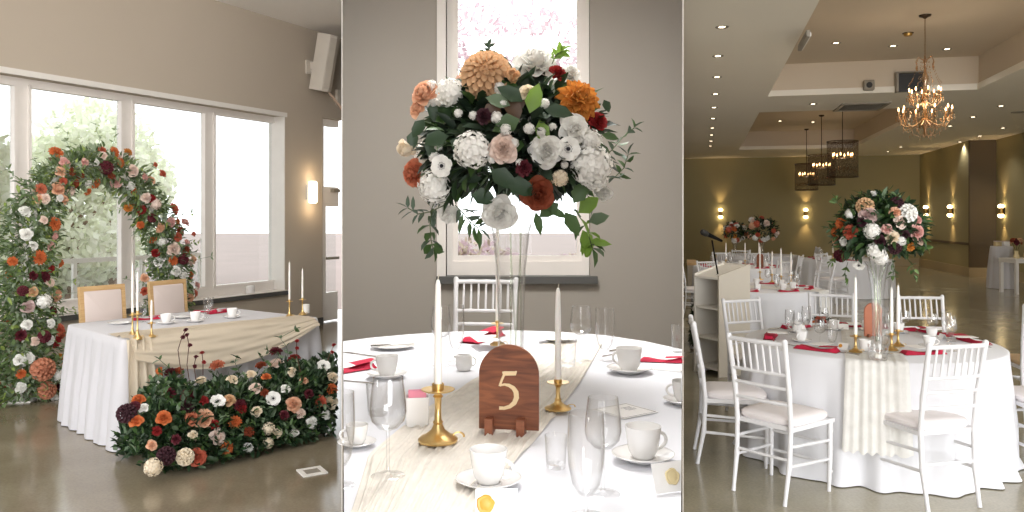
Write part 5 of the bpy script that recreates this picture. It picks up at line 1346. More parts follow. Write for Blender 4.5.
# ---- table settings
who = ['by the chair closest to the divider', 'by the front left chair', 'by the front right chair', 'by the cut-off chair at the right', 'at the far right of the table', 'by the chair right of the vase', 'by the chair left of the vase', 'by the chair near the lectern']
naps = [(770, 338), (817, 351), (916, 353), (973, 343), (980, 330), (918, 322), (843, 319), (778, 325)]
zt = 0.7552
for i, ((px, py), w) in enumerate(zip(naps, who)):
    q = G(px, py, .75); v = (q - TC3).xy; rr_ = min(max(v.length, 0.52), 0.73); v = v.normalized(); a = atan2(v.y, v.x)
    def at(r_, ta, z=zt): return Vector((TC3.x + v.x * r_ - v.y * ta, TC3.y + v.y * r_ + v.x * ta, z))
    g = 'nearest round table '
    flat_item('napkin', napkin_mesh, M['napkin'], 'crimson napkin on the nearest round table ' + w, 'napkin', at(rr_, 0), a + pi / 2 + (0.12 if i % 2 else -0.1), g + 'napkins', 1.12)
    flat_item('menu_card', card_mesh, M['paper'], 'white menu card tucked in the napkin ' + w, 'card', at(rr_ - 0.05, 0.0, zt + 0.036), a + pi / 2, g + 'menu cards', 0.9)
    flat_item('fork', fork_mb, M['steel'], 'fork on the nearest round table ' + w, 'cutlery', at(rr_ - 0.02, -0.17), a + pi / 2 + pi / 2, g + 'forks', 0.95)
    flat_item('knife', knife_mb, M['steel'], 'knife on the nearest round table ' + w, 'cutlery', at(rr_ - 0.02, 0.155), a + pi, g + 'knives', 0.95)
    flat_item('spoon', spoon_mb, M['steel'], 'spoon on the nearest round table ' + w, 'cutlery', at(rr_ - 0.02, 0.19), a + pi, g + 'spoons', 0.95)
    p = at(rr_ - 0.20, 0.16 if i not in (1, 2) else 0.21, zt + 0.001)
    SAU.put(p, 0, 'white saucer on the nearest round table ' + w, g + 'saucers', 0.9); CUP.put(p + Vector((0, 0, 0.007)), a + 1, 'white coffee cup on the nearest round table ' + w, g + 'cups', 0.9)
    p = at(rr_ - 0.19, -0.10); WG.put(p, 0, 'clear wine glass on the nearest round table ' + w, g + 'wine glasses', (0.19, 0.19, 0.17))
    p = at(rr_ - 0.14, 0.02 - 0.19 * (i % 2 == 0)); PG.put(p, 0, 'tall clear water glass on the nearest round table ' + w, g + 'water glasses', (0.22, 0.22, 0.18))
    if i in (1, 3, 6, 7):
        p = at(rr_ - 0.16, 0.09); t = thing('place_card', 'tented place card with gold seal ' + w, 'card', p, a + pi / 2, g + 'place cards')
        mb = MB(); 
        for sg in (-1, 1): mb.box((0, sg * 0.012, 0.022), (0.07, 0.001, 0.046), M=Matrix.Rotation(sg * radians(28), 4, 'X'))
        mb.build('card', M['paper'], t, False)
        mb = MB(); mb.lathe([(0, 0), (0.012, 0), (0.012, 0.003), (0, 0.003)], n=14, M=Matrix.Translation((-0.015, -0.0145, 0.024)) @ Matrix.Rotation(pi / 2 - radians(28), 4, 'X')); mb.build('wax_seal', M['seal_gold'], t)
# centre pieces
for px, py, yt, w in ((855.5, 352, 277, 'left of the vase'), (891.5, 350, 287, 'right of the vase, the closer one'), (898, 346, 285, 'right of the vase, the further one')):
    p = G(px, py, 0.7645); H_ = zat(yt, p.y) - p.z - 0.10
    candle_at(p, 'brass candlestick on the nearest round table ' + w, 'ivory taper candle on the nearest round table ' + w, 0.11, H_, 'nearest round table taper')
pv3 = G(877.5, 351, 0.7645); hv3 = zat(262, pv3.y) - pv3.z
t = thing('flower_vase', 'tall clear trumpet vase on the nearest round table', 'vase', pv3)
mb = MB(); mb.lathe([(0.036, 0.01), (0.030, 0.03), (0.030, hv3 * 0.4), (0.042, hv3 * 0.72), (0.062, hv3 * 0.95), (0.08, hv3), (0.077, hv3), (0.059, hv3 * 0.95), (0.039, hv3 * 0.72), (0.027, hv3 * 0.4), (0.027, 0.04)], n=36); mb.build('body', M['glass'], t)
mb = MB(); mb.lathe([(0, 0), (0.05, 0), (0.051, 0.006), (0.036, 0.01), (0, 0.012)], n=36); mb.build('foot', M['glass'], t)
p = G(878, 360, 0.7645); t = thing('votive_glass', 'ribbed cut glass holder before the vase on the nearest round table', 'candle holder', p)
mb = MB(); mb.lathe([(0, 0.0), (0.045, 0), (0.05, 0.01), (0.056, 0.085), (0.052, 0.085), (0.046, 0.015), (0, 0.012)], n=64, wob=lambda a, z: 0.04 * sin(16 * a)); mb.build('body', M['glass'], t)
mb = MB(); mb.lathe([(0, 0.013), (0.02, 0.013), (0.02, 0.035), (0, 0.035)], n=16); mb.build('tealight', M['wax'], t)
p = G(873, 337, 0.7645); t = thing('table_number', 'arched wooden table number behind the vase on the nearest round table', 'table sign', p, pi)
mb = MB(); outline = [(-0.062, 0.006), (0.062, 0.006)] + [(0.062 * cos(pi * k / 16), 0.18 + 0.062 * sin(pi * k / 16)) for k in range(17)]
mb.prism(outline, -0.006, 0.006, R_); mb.build('board', mat('copper_wood', (176, 104, 72), 0.5, var=0.1), t, True, 30)
for x in (-0.035, 0.035):
    mb = MB(); mb.rbox((x, 0, 0.011), (0.018, 0.05, 0.022), 0.003); mb.build('foot', M['walnut_edge'], t)
# arrangement
C3 = P(879, 233, pv3.y); RA3 = Vector((0.255, 0.24, 0.245))
arr3 = thing('floral_arrangement', 'full arrangement of mauve, orange and white flowers on the nearest round table in the hall', 'flower arrangement', (C3.x, C3.y, C3.z - RA3.z))
ball_foliage('foliage', arr3, C3, RA3 * 1.02, 1900, (0.045, 0.09), (0.02, 0.038), LEAF_MID, [5, 4, 3, 1.5], 61)
mb = MB()
for k in range(8):
    a = k * 0.8; q = arr3.location
    mb.tube([(pv3.x - q.x + 0.01 * cos(a), pv3.y - q.y + 0.01 * sin(a), pv3.z - q.z + 0.06), (pv3.x - q.x + 0.02 * cos(a), pv3.y - q.y + 0.02 * sin(a), pv3.z + hv3 * 0.8 - q.z), (C3.x - q.x + 0.1 * cos(a), C3.y - q.y + 0.1 * sin(a), C3.z - q.z)], 0.003, 6)
mb.build('stems', bpy.data.materials['pale_stem'], arr3)
F3 = """865 206 8 pom tan;868 215 9 garden mauve;841 223 7 dahlia orange;850 232 7.5 garden coral;872 231 8 hydrangea white;876 251 9 hydrangea white;881 258 7 hydrangea white;893 238 7.5 rose cream;908 213 8.5 pom white;901 222 6.5 rose blush;896 212 6 rose peach;897 203 6 pom plum;918 232 8 garden pink;918 220 5.5 rose pink;840 256 6 pom burgundy;859 265 5.5 anemone white;895 248 6 pom plum;843 242 4.5 rose white;887 229 5.5 rose pink;874 195 4 bud white;862 222 5 carnation plum;880 241 6 carnation plum;911 247 5 dahlia amber;905 235 5 carnation plum;850 214 5 hydrangea white;920 243 5 rose blush;901 241 5 hydrangea white"""
for item in F3.split(';'):
    x, y, rr, kd, cl = item.split(); x, y, rr = float(x), float(y), float(rr)
    p, nn = ell_hit(x, y, C3, RA3)
    flower(kd, cl, p, nn + Vector((0, -0.5, 0)), rr * 1.05 * p.y / F, arr3)
for k in range(14):
    a = rnd.uniform(0.2, pi - 0.2); e = rnd.uniform(-0.3, 1.0); v = Vector((cos(a) * cos(e), sin(a) * cos(e), sin(e)))
    flower(rnd.choice(['garden', 'hydrangea', 'rose']), rnd.choice(['white', 'pink', 'peach', 'orange']), C3 + Vector((v.x * RA3.x, v.y * RA3.y, v.z * RA3.z)), v, 0.05, arr3)
mb = MB()
for k, pts in enumerate((([(850, 250), (838, 255), (832, 262)]), ([(846, 212), (838, 204), (836, 200)]), ([(876, 205), (884, 196), (887, 191)]), ([(905, 255), (912, 265), (915, 275)]), ([(848, 262), (845, 272), (846, 278)]), ([(892, 258), (894, 268), (893, 276)]), ([(915, 240), (924, 244), (926, 247)]), ([(866, 204), (862, 197), (860, 194)]), ([(842, 232), (834, 230), (828, 228)]))):
    f = []
    ps_ = [ell_hit(a, b, C3, RA3 * 1.02)[0] - arr3.location for a, b in pts]
    for a, b in zip(ps_[:-1], ps_[1:]): f += [a, a.lerp(b, .5)]
    f.append(ps_[-1]); sprig(mb, f, 0.05, 0.022, 0, [1, 2], 0.002, seed=k + 70)
mb.build('trailing_sprigs', [M['stem'], LEAF_DEEP[3], LEAF[1]], arr3, True, 180)

# ---- lectern with microphone
L0, L1, LB_ = Vector((2.07, 8.0, 0)), Vector((1.915, 8.33, 0)), None
ex = (L1 - L0).normalized(); ey = Vector((ex.y, -ex.x, 0)); ey = ey if ey.x > 0 else -ey
wl, dl = 0.40, 0.40
hl0, hl1 = 1.02, 1.13
t = thing('lectern', 'white open-backed lectern with shelves standing near the divider', 'lectern', L0)
def lp(u, v, z): return ex * u + ey * v + Vector((0, 0, z))
def lbox(mb, u0, u1, v0, v1, z0, z1):
    vs = [lp(u, v, z) for z in (z0, z1) for u, v in ((u0, v0), (u1, v0), (u1, v1), (u0, v1))]
    mb.add(vs, [(0, 1, 2, 3), (7, 6, 5, 4), (0, 4, 5, 1), (1, 5, 6, 2), (2, 6, 7, 3), (3, 7, 4, 0)])
def side(mb, u0, u1):
    vs = [lp(u, v, z) for u in (u0, u1) for v, z in ((0, 0), (dl, 0), (dl, hl1), (0, hl0))]
    mb.add(vs, [(0, 1, 2, 3), (7, 6, 5, 4), (0, 4, 5, 1), (1, 5, 6, 2), (2, 6, 7, 3), (3, 7, 4, 0)])
mb = MB(); side(mb, 0, 0.02); mb.build('side_panel', M['lectern_grey'], t, False)
mb = MB(); side(mb, wl - 0.02, wl); mb.build('side_panel', M['lectern_white'], t, False)
mb = MB(); lbox(mb, 0.02, wl - 0.02, dl - 0.02, dl, 0, hl1 - 0.005); mb.build('front_panel', M['lectern_white'], t, False)
for z in (0.06, 0.36, 0.67):
    mb = MB(); lbox(mb, 0.02, wl - 0.02, 0.01, dl - 0.02, z, z + 0.02); mb.build('shelf', M['lectern_white'], t, False)
mb = MB(); vs = [lp(u, v, z + q) for q in (-0.04, -0.02) for u, v, z in ((0.02, 0.0, hl0), (wl - 0.02, 0.0, hl0), (wl - 0.02, dl - 0.02, hl1), (0.02, dl - 0.02, hl1))]
mb.add(vs, [(3, 2, 1, 0), (4, 5, 6, 7), (0, 1, 5, 4), (1, 2, 6, 5), (2, 3, 7, 6), (3, 0, 4, 7)]); mb.build('slanted_top', M['lectern_white'], t, False)
pm = P(718, 276, 8.17); t = thing('microphone_stand', 'black microphone on a short stand standing on the lectern', 'microphone', pm)
d8 = pm.y
mb = MB(); mb.lathe([(0, 0), (0.035, 0), (0.034, 0.012), (0.01, 0.02)], n=20); mb.build('base', M['black'], t)
tip = P(712, 240, d8) - pm; mb = MB(); mb.tube([(0, 0, 0.01), tip * 0.6, tip], 0.0085, 8); mb.build('pole', M['black'], t)
a, b = P(722, 241, d8 + 0.02) - pm, P(701.5, 231.5, d8 - 0.1) - pm
mb = MB(); mb.tube([a, a.lerp(b, 0.4), a.lerp(b, 0.72)], [0.012, 0.019, 0.023], 12); mb.build('microphone_body', M['black'], t)
mb = MB(); mb.tube([a.lerp(b, 0.72), a.lerp(b, 0.75), a.lerp(b, 0.95), b], [0.026, 0.031, 0.031, 0.02], 12); mb.build('microphone_head', M['darkgrey'], t)

# ---- tables further back
def far_table(px, d, R, label, seed, cloth_label, runner=None):
    p = P(px, HY, d); p.z = 0
    t = thing('round_table', label, 'table', p); round_top(t, R)
    o = drape(circle((0, 0), R, 80), 0.75, 0.006, 0.03, 0.03, 0.3, 240, seed, 8).build('tablecloth', M['cloth'], None, True, 60); o.location = p; tag(o, cloth_label, 'tablecloth')
    return p
pB = far_table(757, 9.75, 0.75, 'second round table under a white cloth, behind the lectern', 11, 'white cloth on the round table behind the lectern')
pC = far_table(740, 14.0, 0.8, 'third round table, in line behind the one at the lectern', 12, 'white cloth on the third table behind the lectern')
pD = far_table(757, 18.4, 0.90, 'round table by the back wall carrying the tall bouquets', 13, 'white cloth on the table below the two distant bouquets')
pE = far_table(846, 16.6, 0.90, 'round table in the middle distance, behind the big arrangement', 14, 'white cloth on the table half hidden by the big arrangement')
mb = MB(); aB = atan2(-0.62, 0.78); dB = Vector((cos(aB), sin(aB), 0)); sB_ = Vector((-dB.y, dB.x, 0))
def runB(u, v):
    x = (u - 0.5) * 0.36; lim = sqrt(0.75 ** 2 - x * x); wv = sin(u * 40 + v * 3) * 0.5
    if v < 0.6: return pB + sB_ * x + dB * (-lim + 0.08 + (2 * lim - 0.07) * v / 0.6) + Vector((0, 0, 0.759 + 0.003 * wv))
    q = (v - 0.6) / 0.4; return pB + sB_ * x * (1 + 0.2 * q) + dB * (lim + 0.06 + 0.04 * q + 0.014 * wv) + Vector((0, 0, 0.757 - 0.5 * q))
mb.grid(runB, 30, 40); o = mb.build('gauze_runner', M['gauze2'], None, True, 180); tag(o, 'ivory gauze runner on the round table behind the lectern', 'table runner')
def tall_bouquet(px, py, d, rx, rz, base_z, label, vlabel, flowers, seed):
    C = P(px, py, d); R = Vector((rx, rx, rz))
    a_ = thing('floral_arrangement', label, 'flower arrangement', (C.x, C.y, C.z - rz))
    ball_foliage('foliage', a_, C, R, 420, (0.07, 0.12), (0.03, 0.05), LEAF_DEEP, [4, 4, 2, 1], seed)
    r = random.Random(seed)
    for k in range(26):
        v = Vector((r.gauss(0, 1), -abs(r.gauss(0, 1)) if k < 20 else abs(r.gauss(0, 1)), r.gauss(0, 1) + 0.2)).normalized()
        flower(r.choice(['rose', 'dahlia', 'hydrangea']), r.choice(flowers), C + Vector((v.x * R.x, v.y * R.y, v.z * R.z)), v + Vector((0, -0.3, 0)), r.uniform(0.055, 0.085), a_)
    h = C.z - rz * 0.7 - base_z
    t = thing('flower_vase', vlabel, 'vase', (C.x, C.y, base_z)); mb = MB(); mb.lathe([(0.06, 0), (0.045, 0.02), (0.045, h * 0.5), (0.09, h), (0.086, h), (0.04, h * 0.5), (0.04, 0.03)], n=20); mb.build('body', M['glass'], t)
    mb = MB(); mb.lathe([(0, 0), (0.06, 0), (0.06, 0.008), (0, 0.008)], n=20); mb.build('foot', M['glass'], t)
tall_bouquet(762, 230, 18.3, 0.36, 0.29, 0.755, 'larger distant bouquet of peach and white flowers near the back wall', 'clear vase under the larger distant bouquet', ['white', 'peach', 'coral', 'blush', 'terracotta', 'white'], 81)
tall_bouquet(735, 232, 19.2, 0.27, 0.22, 0.755, 'smaller distant bouquet of orange and white flowers near the back wall', 'clear vase under the smaller distant bouquet', ['orange', 'white', 'white', 'coral', 'amber'], 82)
for px, d, hd, lab in ((694, 13.0, 0.1, 'far white chair by the divider, left of the lectern top'), (717, 12.4, -1.2, 'far white chair above the lectern, below the first wall light'), (727, 15.6, -1.4, 'far white chair beyond the third table, left one of two'), (758, 15.4, -1.9, 'far white chair beyond the third table, right one of two'), (786, 14.6, 2.6, 'far white chair at the right of the third table, further one'), (771, 12.9, 2.2, 'far white chair at the right of the third table, closer one'), (803, 13.2, 2.9, 'far white chair in the row leading to the big arrangement, first from the third table'), (815, 11.9, 2.8, 'far white chair in the row leading to the big arrangement, second from the third table'), (833, 15.2, -1.0, 'far white chair at the middle distance table, beside the big arrangement'), (741, 17.2, 1.3, 'far white chair in front of the table with distant bouquets'), (806, 18.7, 3.0, 'far white chair beside the table with distant bouquets')):
    chair(px, d, hd, lab)
# candles and glasses on the further tables
k = 0
for px, py, yt, w in ((772, 283, 252, 'in front'), (781, 285, 249, 'beside the gauze'), (791, 284, 253, 'furthest right'), (760, 280, 247, 'in the middle')):
    p = G(px, py, 0.7625); candle_at(p, 'brass candlestick on the table behind the lectern, the one ' + w, 'ivory taper candle on the table behind the lectern, the one ' + w, 0.12, max(0.2, zat(yt, p.y) - p.z - 0.1), 'second table taper')
r = random.Random(77)
def scatter(P0, R, n, name, seed):
    r = random.Random(seed)
    for i in range(n):
        a = 2 * pi * i / n + 0.2; p = P0 + Vector((cos(a) * R * 0.62, sin(a) * R * 0.62, 0.7555))
        nm = ORD[i]
        (WG if i % 2 else PG).put(p, 0, 'clear glass on the %s, %s around from its right' % (name, nm), 'glasses on the ' + name, (0.21, 0.21, 0.19))
        p = P0 + Vector((cos(a + 0.3) * R * 0.55, sin(a + 0.3) * R * 0.55, 0.7555))
        CUP.put(p, a, 'white cup on the %s, %s around from its right' % (name, nm), 'cups on the ' + name)
        p = P0 + Vector((cos(a + 0.12) * R * 0.8, sin(a + 0.12) * R * 0.8, 0.7555))
        flat_item('napkin', napkin_mesh, M['napkin'], 'crimson napkin on the %s, %s around from its right' % (name, nm), 'napkin', p, a + pi / 2, 'napkins on the ' + name)
scatter(pB, 0.75, 8, 'table behind the lectern', 1); scatter(pC, 0.8, 8, 'third table', 2); scatter(pE, 0.9, 6, 'middle distance table', 3)
for i, (dx, dy) in enumerate(((-0.3, -0.2), (0.0, -0.3), (0.3, -0.1))):
    candle_at(pC + Vector((dx, dy, 0.7555)), 'brass candlestick on the third table, %s from its left' % ORD[i], 'ivory taper candle on the third table, %s from its left' % ORD[i], 0.13, 0.3, 'third table taper')
for i, (dx, dy) in enumerate(((-0.35, -0.2), (-0.2, -0.35))):
    candle_at(pE + Vector((dx, dy, 0.7555)), 'brass candlestick on the middle distance table, %s from its left' % ORD[i], 'ivory taper candle on the middle distance table, %s from its left' % ORD[i], 0.13, 0.28, 'middle table taper')
t = thing('table_number', 'small dark arched sign on the third table', 'table sign', pC + Vector((0.22, -0.42, 0.7555)), 0.2)
mb = MB(); mb.prism(outline, -0.006, 0.006, R_); mb.build('board', M['walnut'], t, True, 30)
for x in (-0.035, 0.035):
    mb = MB(); mb.rbox((x, 0, 0.011), (0.018, 0.05, 0.022), 0.003); mb.build('foot', M['walnut_edge'], t)
# floor flowers glimpsed between the chairs and by the divider
def floor_posy(px, py, d, R, label, cols, seed, n=16):
    C = P(px, py, d); C.z = R.z * 0.9
    a_ = thing('floral_arrangement', label, 'flower arrangement', (C.x, C.y, 0)); ball_foliage('foliage', a_, C, R, 420, (0.05, 0.09), (0.02, 0.04), LEAF_DEEP, [6, 4, 1, 0.3], seed)
    r = random.Random(seed)
    for k in range(n):
        v = Vector((r.gauss(0, 0.8), -abs(r.gauss(0, 1)), abs(r.gauss(0, 0.8)))).normalized()
        flower(r.choice(['rose', 'dahlia', 'carnation']), r.choice(cols), C + Vector((v.x * R.x, v.y * R.y, v.z * R.z)), v, r.uniform(0.04, 0.06), a_)
floor_posy(698, 330, 8.9, Vector((0.06, 0.2, 0.38)), 'dark red and green floor flowers standing by the divider, left of the lectern', ['red', 'burgundy', 'white', 'coral'], 91, 22)
floor_posy(824, 305, 8.6, Vector((0.2, 0.2, 0.30)), 'dark and orange floor flowers glimpsed behind the chair left of the vase', ['orange', 'burgundy', 'red', 'coral'], 92)
# low counter by the divider
t = thing('low_counter', 'low beige counter with a wooden ledge by the divider', 'counter', P(691.5, HY, 16.5).xy.to_3d(), -0.21)
mb = MB(); mb.box((0, 0, 0.33), (0.16, 1.2, 0.66)); mb.build('cabinet', M['lectern_grey'], t, False); mb = MB(); mb.box((0, 0, 0.685), (0.19, 1.3, 0.05)); mb.build('ledge', M['oak'], t, False)

# ---- cocktail table and gift table at the right
p = P(1001.5, HY, 18.2); p.z = 0; t = thing('cocktail_table', 'tall round cocktail table in a white floor length cloth by the right wall', 'table', p)
mb = MB(); mb.lathe([(0, 0.93), (0.215, 0.93), (0.215, 0.95), (0, 0.95)], n=32); mb.build('table_top', M['oak'], t); mb = MB(); mb.lathe([(0.03, 0.02), (0.03, 0.93)], n=12); mb.lathe([(0.18, 0), (0.18, 0.02), (0.03, 0.03)], n=20); mb.build('pedestal', M['greyplastic'], t)
o = drape(circle((0, 0), 0.225, 60), 0.955, 0.006, 0.04, 0.035, 0.22, 180, 17, 10).build('tablecloth', M['cloth2'], None, True, 60); o.location = p; tag(o, 'white cloth falling to the floor from the tall cocktail table', 'tablecloth')
for dx, cl, lab in ((-0.09, 'seal_pale', 'small tan gift box on the cocktail table'), (0.10, 'paper', 'small white gift box on the cocktail table')):
    mb = MB(); mb.rbox((0, 0, 0.05), (0.13, 0.11, 0.10), 0.012); mb.rbox((0, 0, 0.11), (0.135, 0.115, 0.02), 0.008, mi=1); o = mb.build('gift_box', [M[cl], M['linen']]); o.location = p + Vector((dx, 0, 0.9605)); tag(o, lab, 'box')
p = P(1024, HY, 17.0); p.z = 0; t = thing('gift_table', 'low white table with square legs, cut off at the right edge', 'table', p)
mb = MB(); mb.box((0, 0, 0.70), (0.72, 0.6, 0.09)); mb.build('table_top', M['trim_white'], t, False)
for sx in (-1, 1):
    for sy in (-1, 1): mb = MB(); mb.box((sx * 0.32, sy * 0.26, 0.3275), (0.06, 0.06, 0.655), taper=1); mb.build('leg', M['trim_white'], t, False)
q = p + Vector((-0.16, 0, 0.7455)); t = thing('posy_vase', 'little vase of dark red flowers on the low white table', 'vase', q)
mb = MB(); mb.lathe([(0, 0), (0.05, 0), (0.06, 0.05), (0.035, 0.10), (0.04, 0.16)], n=18); mb.build('body', M['seal_pale'], t)
for i in range(6): flower('rose', ['rust', 'burgundy', 'tan'][i % 3], q + Vector((0.09 * cos(i * 1.05), 0.09 * sin(i * 1.05), 0.34 + 0.05 * (i % 2))), Vector((cos(i), sin(i) - 0.6, 0.8)), 0.06, t)
mb = MB()
for i in range(6): mb.tube([(0, 0, 0.12), (0.09 * cos(i * 1.05), 0.09 * sin(i * 1.05), 0.33)], 0.004, 5)
mb.build('stems', M['stem'], t)
t = thing('gift_basket', 'tan round basket on the low white table', 'basket', p + Vector((0.10, -0.05, 0.7455))); mb = MB(); mb.lathe([(0, 0), (0.10, 0), (0.13, 0.06), (0.12, 0.12), (0.115, 0.12), (0.12, 0.06), (0.09, 0.01), (0, 0.01)], n=28); mb.build('bowl', M['seal_pale'], t); mb = MB(); mb.tube([(0.12 * cos(a), 0, 0.12 + 0.10 * sin(a)) for a in [pi * k / 10 for k in range(11)]], 0.008, 6); mb.build('handle', M['oak'], t)

# ---- lights of the hall
def on_ceiling(px, py, z):
    d = (z - HC) * F / (HY - py); return Vector(((px - CX) / F * d, d, z))
dl_ = thing('downlight', 'recessed downlight', 'ceiling light')
mb = MB(); mb.lathe([(0.036, -0.001), (0.07, -0.006), (0.074, 0.0)], n=24); mb.build('bezel', M['greyplastic'], dl_)
mb = MB(); mb.lathe([(0.0, -0.0015), (0.036, -0.0015)], n=20); mb.build('lamp', M['bulb_hot'], dl_)
DL = Kind(dl_)
rows = [('in the row along the ceiling beside the divider', [(722, 27), (718, 56), (717, 77), (715.5, 94), (714, 107.5), (713, 118.5), (712.2, 128), (711.5, 135), (711, 141), (710.5, 146)], ZC),
        ('in the sunk tray around the chandelier', [(836, 43), (893, 46), (947, 49)], ZTR), ('in the far sunk tray', [(780, 121), (813, 122)], ZTR), ('on the cross beam between the trays', [(813, 104)], ZC),
        ('on the ceiling strip at the right', [(1001, 106), (1003, 128), (973, 117), (980, 136), (960, 142), (950, 126), (901, 147), (888, 151.5), (928, 153), (943, 148.5), (877, 156)], ZC)]
for nm, lst, z in rows:
    for i, (px, py) in enumerate(lst):
        lamp('downlight_lamp', on_ceiling(px, py, z) - Vector((0, 0, 0.03)), 30, (1, 0.93, 0.82), 0.05, 'SPOT', None, spot_size=radians(120), spot_blend=0.8)
        DL.put(on_ceiling(px, py, z - 0.001), RH, 'recessed downlight %s, %s' % (nm, (ORD[i] + ' in order') if len(lst) > 1 else 'the only one'), 'downlights ' + nm)
# up-and-down wall lights
def updown(loc, rz, label, pw=22.0):
    t = thing('sconce', label, 'wall light', loc, rz, 'up and down wall lights')
    mb = MB(); mb.box((0, -0.012, 0), (0.08, 0.024, 0.2)); mb.build('backplate', M['bronze'], t, False)
    mb = MB(); mb.lathe([(0.052, -0.10), (0.055, -0.10), (0.055, 0.10), (0.052, 0.10)], n=20, c=(0, -0.085, 0)); mb.build('housing', M['brass_soft'], t)
    for s in (-1, 1): mb = MB(); mb.ball((0, -0.085, s * 0.12), 0.075, 12, 6, sc=(1, 1, .8)); mb.build('lamp', M['sconce_hot'], t)
    R_z = Matrix.Rotation(rz, 4, 'Z')
    for s in (-1, 1):
        lamp('sconce_lamp', Vector(loc) + R_z @ Vector((0, -0.12, s * 0.21)), pw, (1, 0.66, 0.32), 0.03, 'SPOT', (0 if s < 0 else pi, 0, 0), spot_size=radians(75), spot_blend=0.9)
M['sconce_hot'] = emit_mat('sconce_lamp_glow', (255, 226, 170), 12.0)
for px, w in ((720.5, 'left one on the back wall, above the lectern microphone'), (805.5, 'right one on the back wall')):
    tt_ = sray(px, SF - 0.001); q = H(SF - 0.001, tt_); updown(Vector((q.x, q.y, zat(213.5, q.y))), RH, 'glowing up and down wall light, ' + w)
def t_on(px, t_):        # point on the plane t = const seen through column px
    k = (px - CX) / F; d = t_ / (k * VH.x + VH.y); return Vector((k * d, d, 0))
for px, tw, w in ((928.5, T1, 'on the right hand wall, the further of two'), (953, T1, 'on the right hand wall, the closer of two'), (1004.5, T2, 'on the side wall above the cocktail table')):
    q = t_on(px, tw - 0.001); updown(Vector((q.x, q.y, zat(211, q.y))), RH - pi / 2, 'glowing up and down wall light ' + w)
# chandelier
top_ = on_ceiling(925, 15, ZTR); dc = top_.y
t = thing('chandelier', 'candle-armed crystal chandelier hanging from the sunk ceiling tray', 'chandelier', top_)
kx = dc / F
def cz(y): return zat(y, dc) - ZTR
mb = MB(); mb.lathe([(0, 0), (0.075, 0), (0.07, -0.02), (0.03, -0.035), (0.012, -0.05)], n=24); mb.build('ceiling_rose', M['bronze'], t)
mb = MB(); nlink = 26; z0_, z1_ = -0.05, cz(58)
for i in range(nlink):
    zc_ = z0_ + (z1_ - z0_) * (i + 0.5) / nlink; hh = abs(z1_ - z0_) / nlink * 0.62
    pts = [(0.009 * cos(a) * (i % 2), 0.009 * cos(a) * (1 - i % 2), zc_ + hh * sin(a)) for a in [2 * pi * q / 10 for q in range(11)]]
    mb.tube(pts, 0.0028, 5, caps=False)
mb.build('chain', M['gilt'], t)
prof = [(0.008, cz(58)), (0.03, cz(60)), (0.012, cz(64)), (0.02, cz(72)), (0.045, cz(79)), (0.02, cz(84)), (0.03, cz(92)), (0.05, cz(100)), (0.022, cz(108)), (0.03, cz(114)), (0.06, cz(120)), (0.05, cz(125)), (0.018, cz(130)), (0.02, cz(134)), (0.004, cz(138))]
mb = MB(); mb.lathe(prof, n=18, cap0=True, cap1=True); mb.build('centre_column', M['crystal'], t)
mb = MB(); mb.tube([(0, 0, cz(58)), (0, 0, cz(135))], 0.008, 8); mb.build('rod', M['gilt'], t)
flame = [(0.004, 0), (0.009, 0.012), (0.010, 0.022), (0.006, 0.04), (0.001, 0.052)]
def ch_arm(a, R, zbase, ztip, zlow):
    ca, sa = cos(a), sin(a); pts = [(R * q * ca, R * q * sa, z) for q, z in ((0.06, zbase), (0.25, (zbase + zlow) / 2), (0.55, zlow), (0.85, zlow + 0.02), (1.0, ztip))]
    f = []
    for i in range(len(pts) - 1):
        for s in range(4): f.append(Vector(pts[i]).lerp(Vector(pts[i + 1]), s / 4))
    f.append(Vector(pts[-1]))
    f = [(f[max(i - 1, 0)] + f[i] + f[min(i + 1, len(f) - 1)]) / 3 for i in range(len(f))]
    mb = MB(); mb.tube(f, 0.006, 7); am = mb.build('arm', M['gilt'], t)
    e = f[-1]
    mb = MB(); mb.lathe([(0.005, -0.01), (0.03, 0.0), (0.034, 0.006), (0.012, 0.004)], n=16, c=e); mb.build('bobeche', M['crystal'], am)
    mb = MB(); mb.lathe([(0.009, 0.004), (0.009, 0.055), (0.0, 0.056)], n=10, c=e); mb.build('candle_sleeve', M['gilt'], am)
    mb = MB(); mb.lathe(flame, n=10, c=e + Vector((0, 0, 0.056)), cap0=True, cap1=True); mb.build('bulb', M['bulb'], am)
    for q in range(4):
        mb = MB(); b2 = a + q * pi / 2; c_ = e + Vector((0.03 * cos(b2), 0.03 * sin(b2), -0.03)); mb.ball(c_, 0.010, 6, 4, sc=(0.7, 0.7, 1.5)); mb.ball(c_ + Vector((0, 0, -0.028)), 0.012, 6, 4, sc=(0.6, 0.6, 1.9))
        mb.build('pendant', M['crystal'], am)
for i in range(10): ch_arm(2 * pi * i / 10 + 0.2, 0.315, cz(118), cz(113.5), cz(127))
for i in range(8): ch_arm(2 * pi * i / 8 + 0.5, 0.19, cz(100), cz(95), cz(106))
mb = MB(); r = random.Random(2)
for (Ra, ya, Rb, yb_, n) in ((0.10, 64, 0.20, 84, 8), (0.13, 96, 0.31, 118, 10), (0.31, 120, 0.08, 136, 10), (0.05, 62, 0.13, 96, 8)):
    for i in range(n):
        a = 2 * pi * i / n
        for s in range(9):
            q = s / 8; R = Ra + (Rb - Ra) * q; z = cz(ya + (yb_ - ya) * q) - 0.045 * sin(pi * q); mb.ball((R * cos(a), R * sin(a), z), 0.0075, 6, 4)
for i in range(110):
    a = r.uniform(0, 2 * pi); R = r.uniform(0.05, 0.29); z = cz(r.uniform(112, 139) if R < 0.2 else r.uniform(118, 130)); mb.ball((R * cos(a), R * sin(a), z), 0.012, 6, 4, sc=(.6, .6, 2))
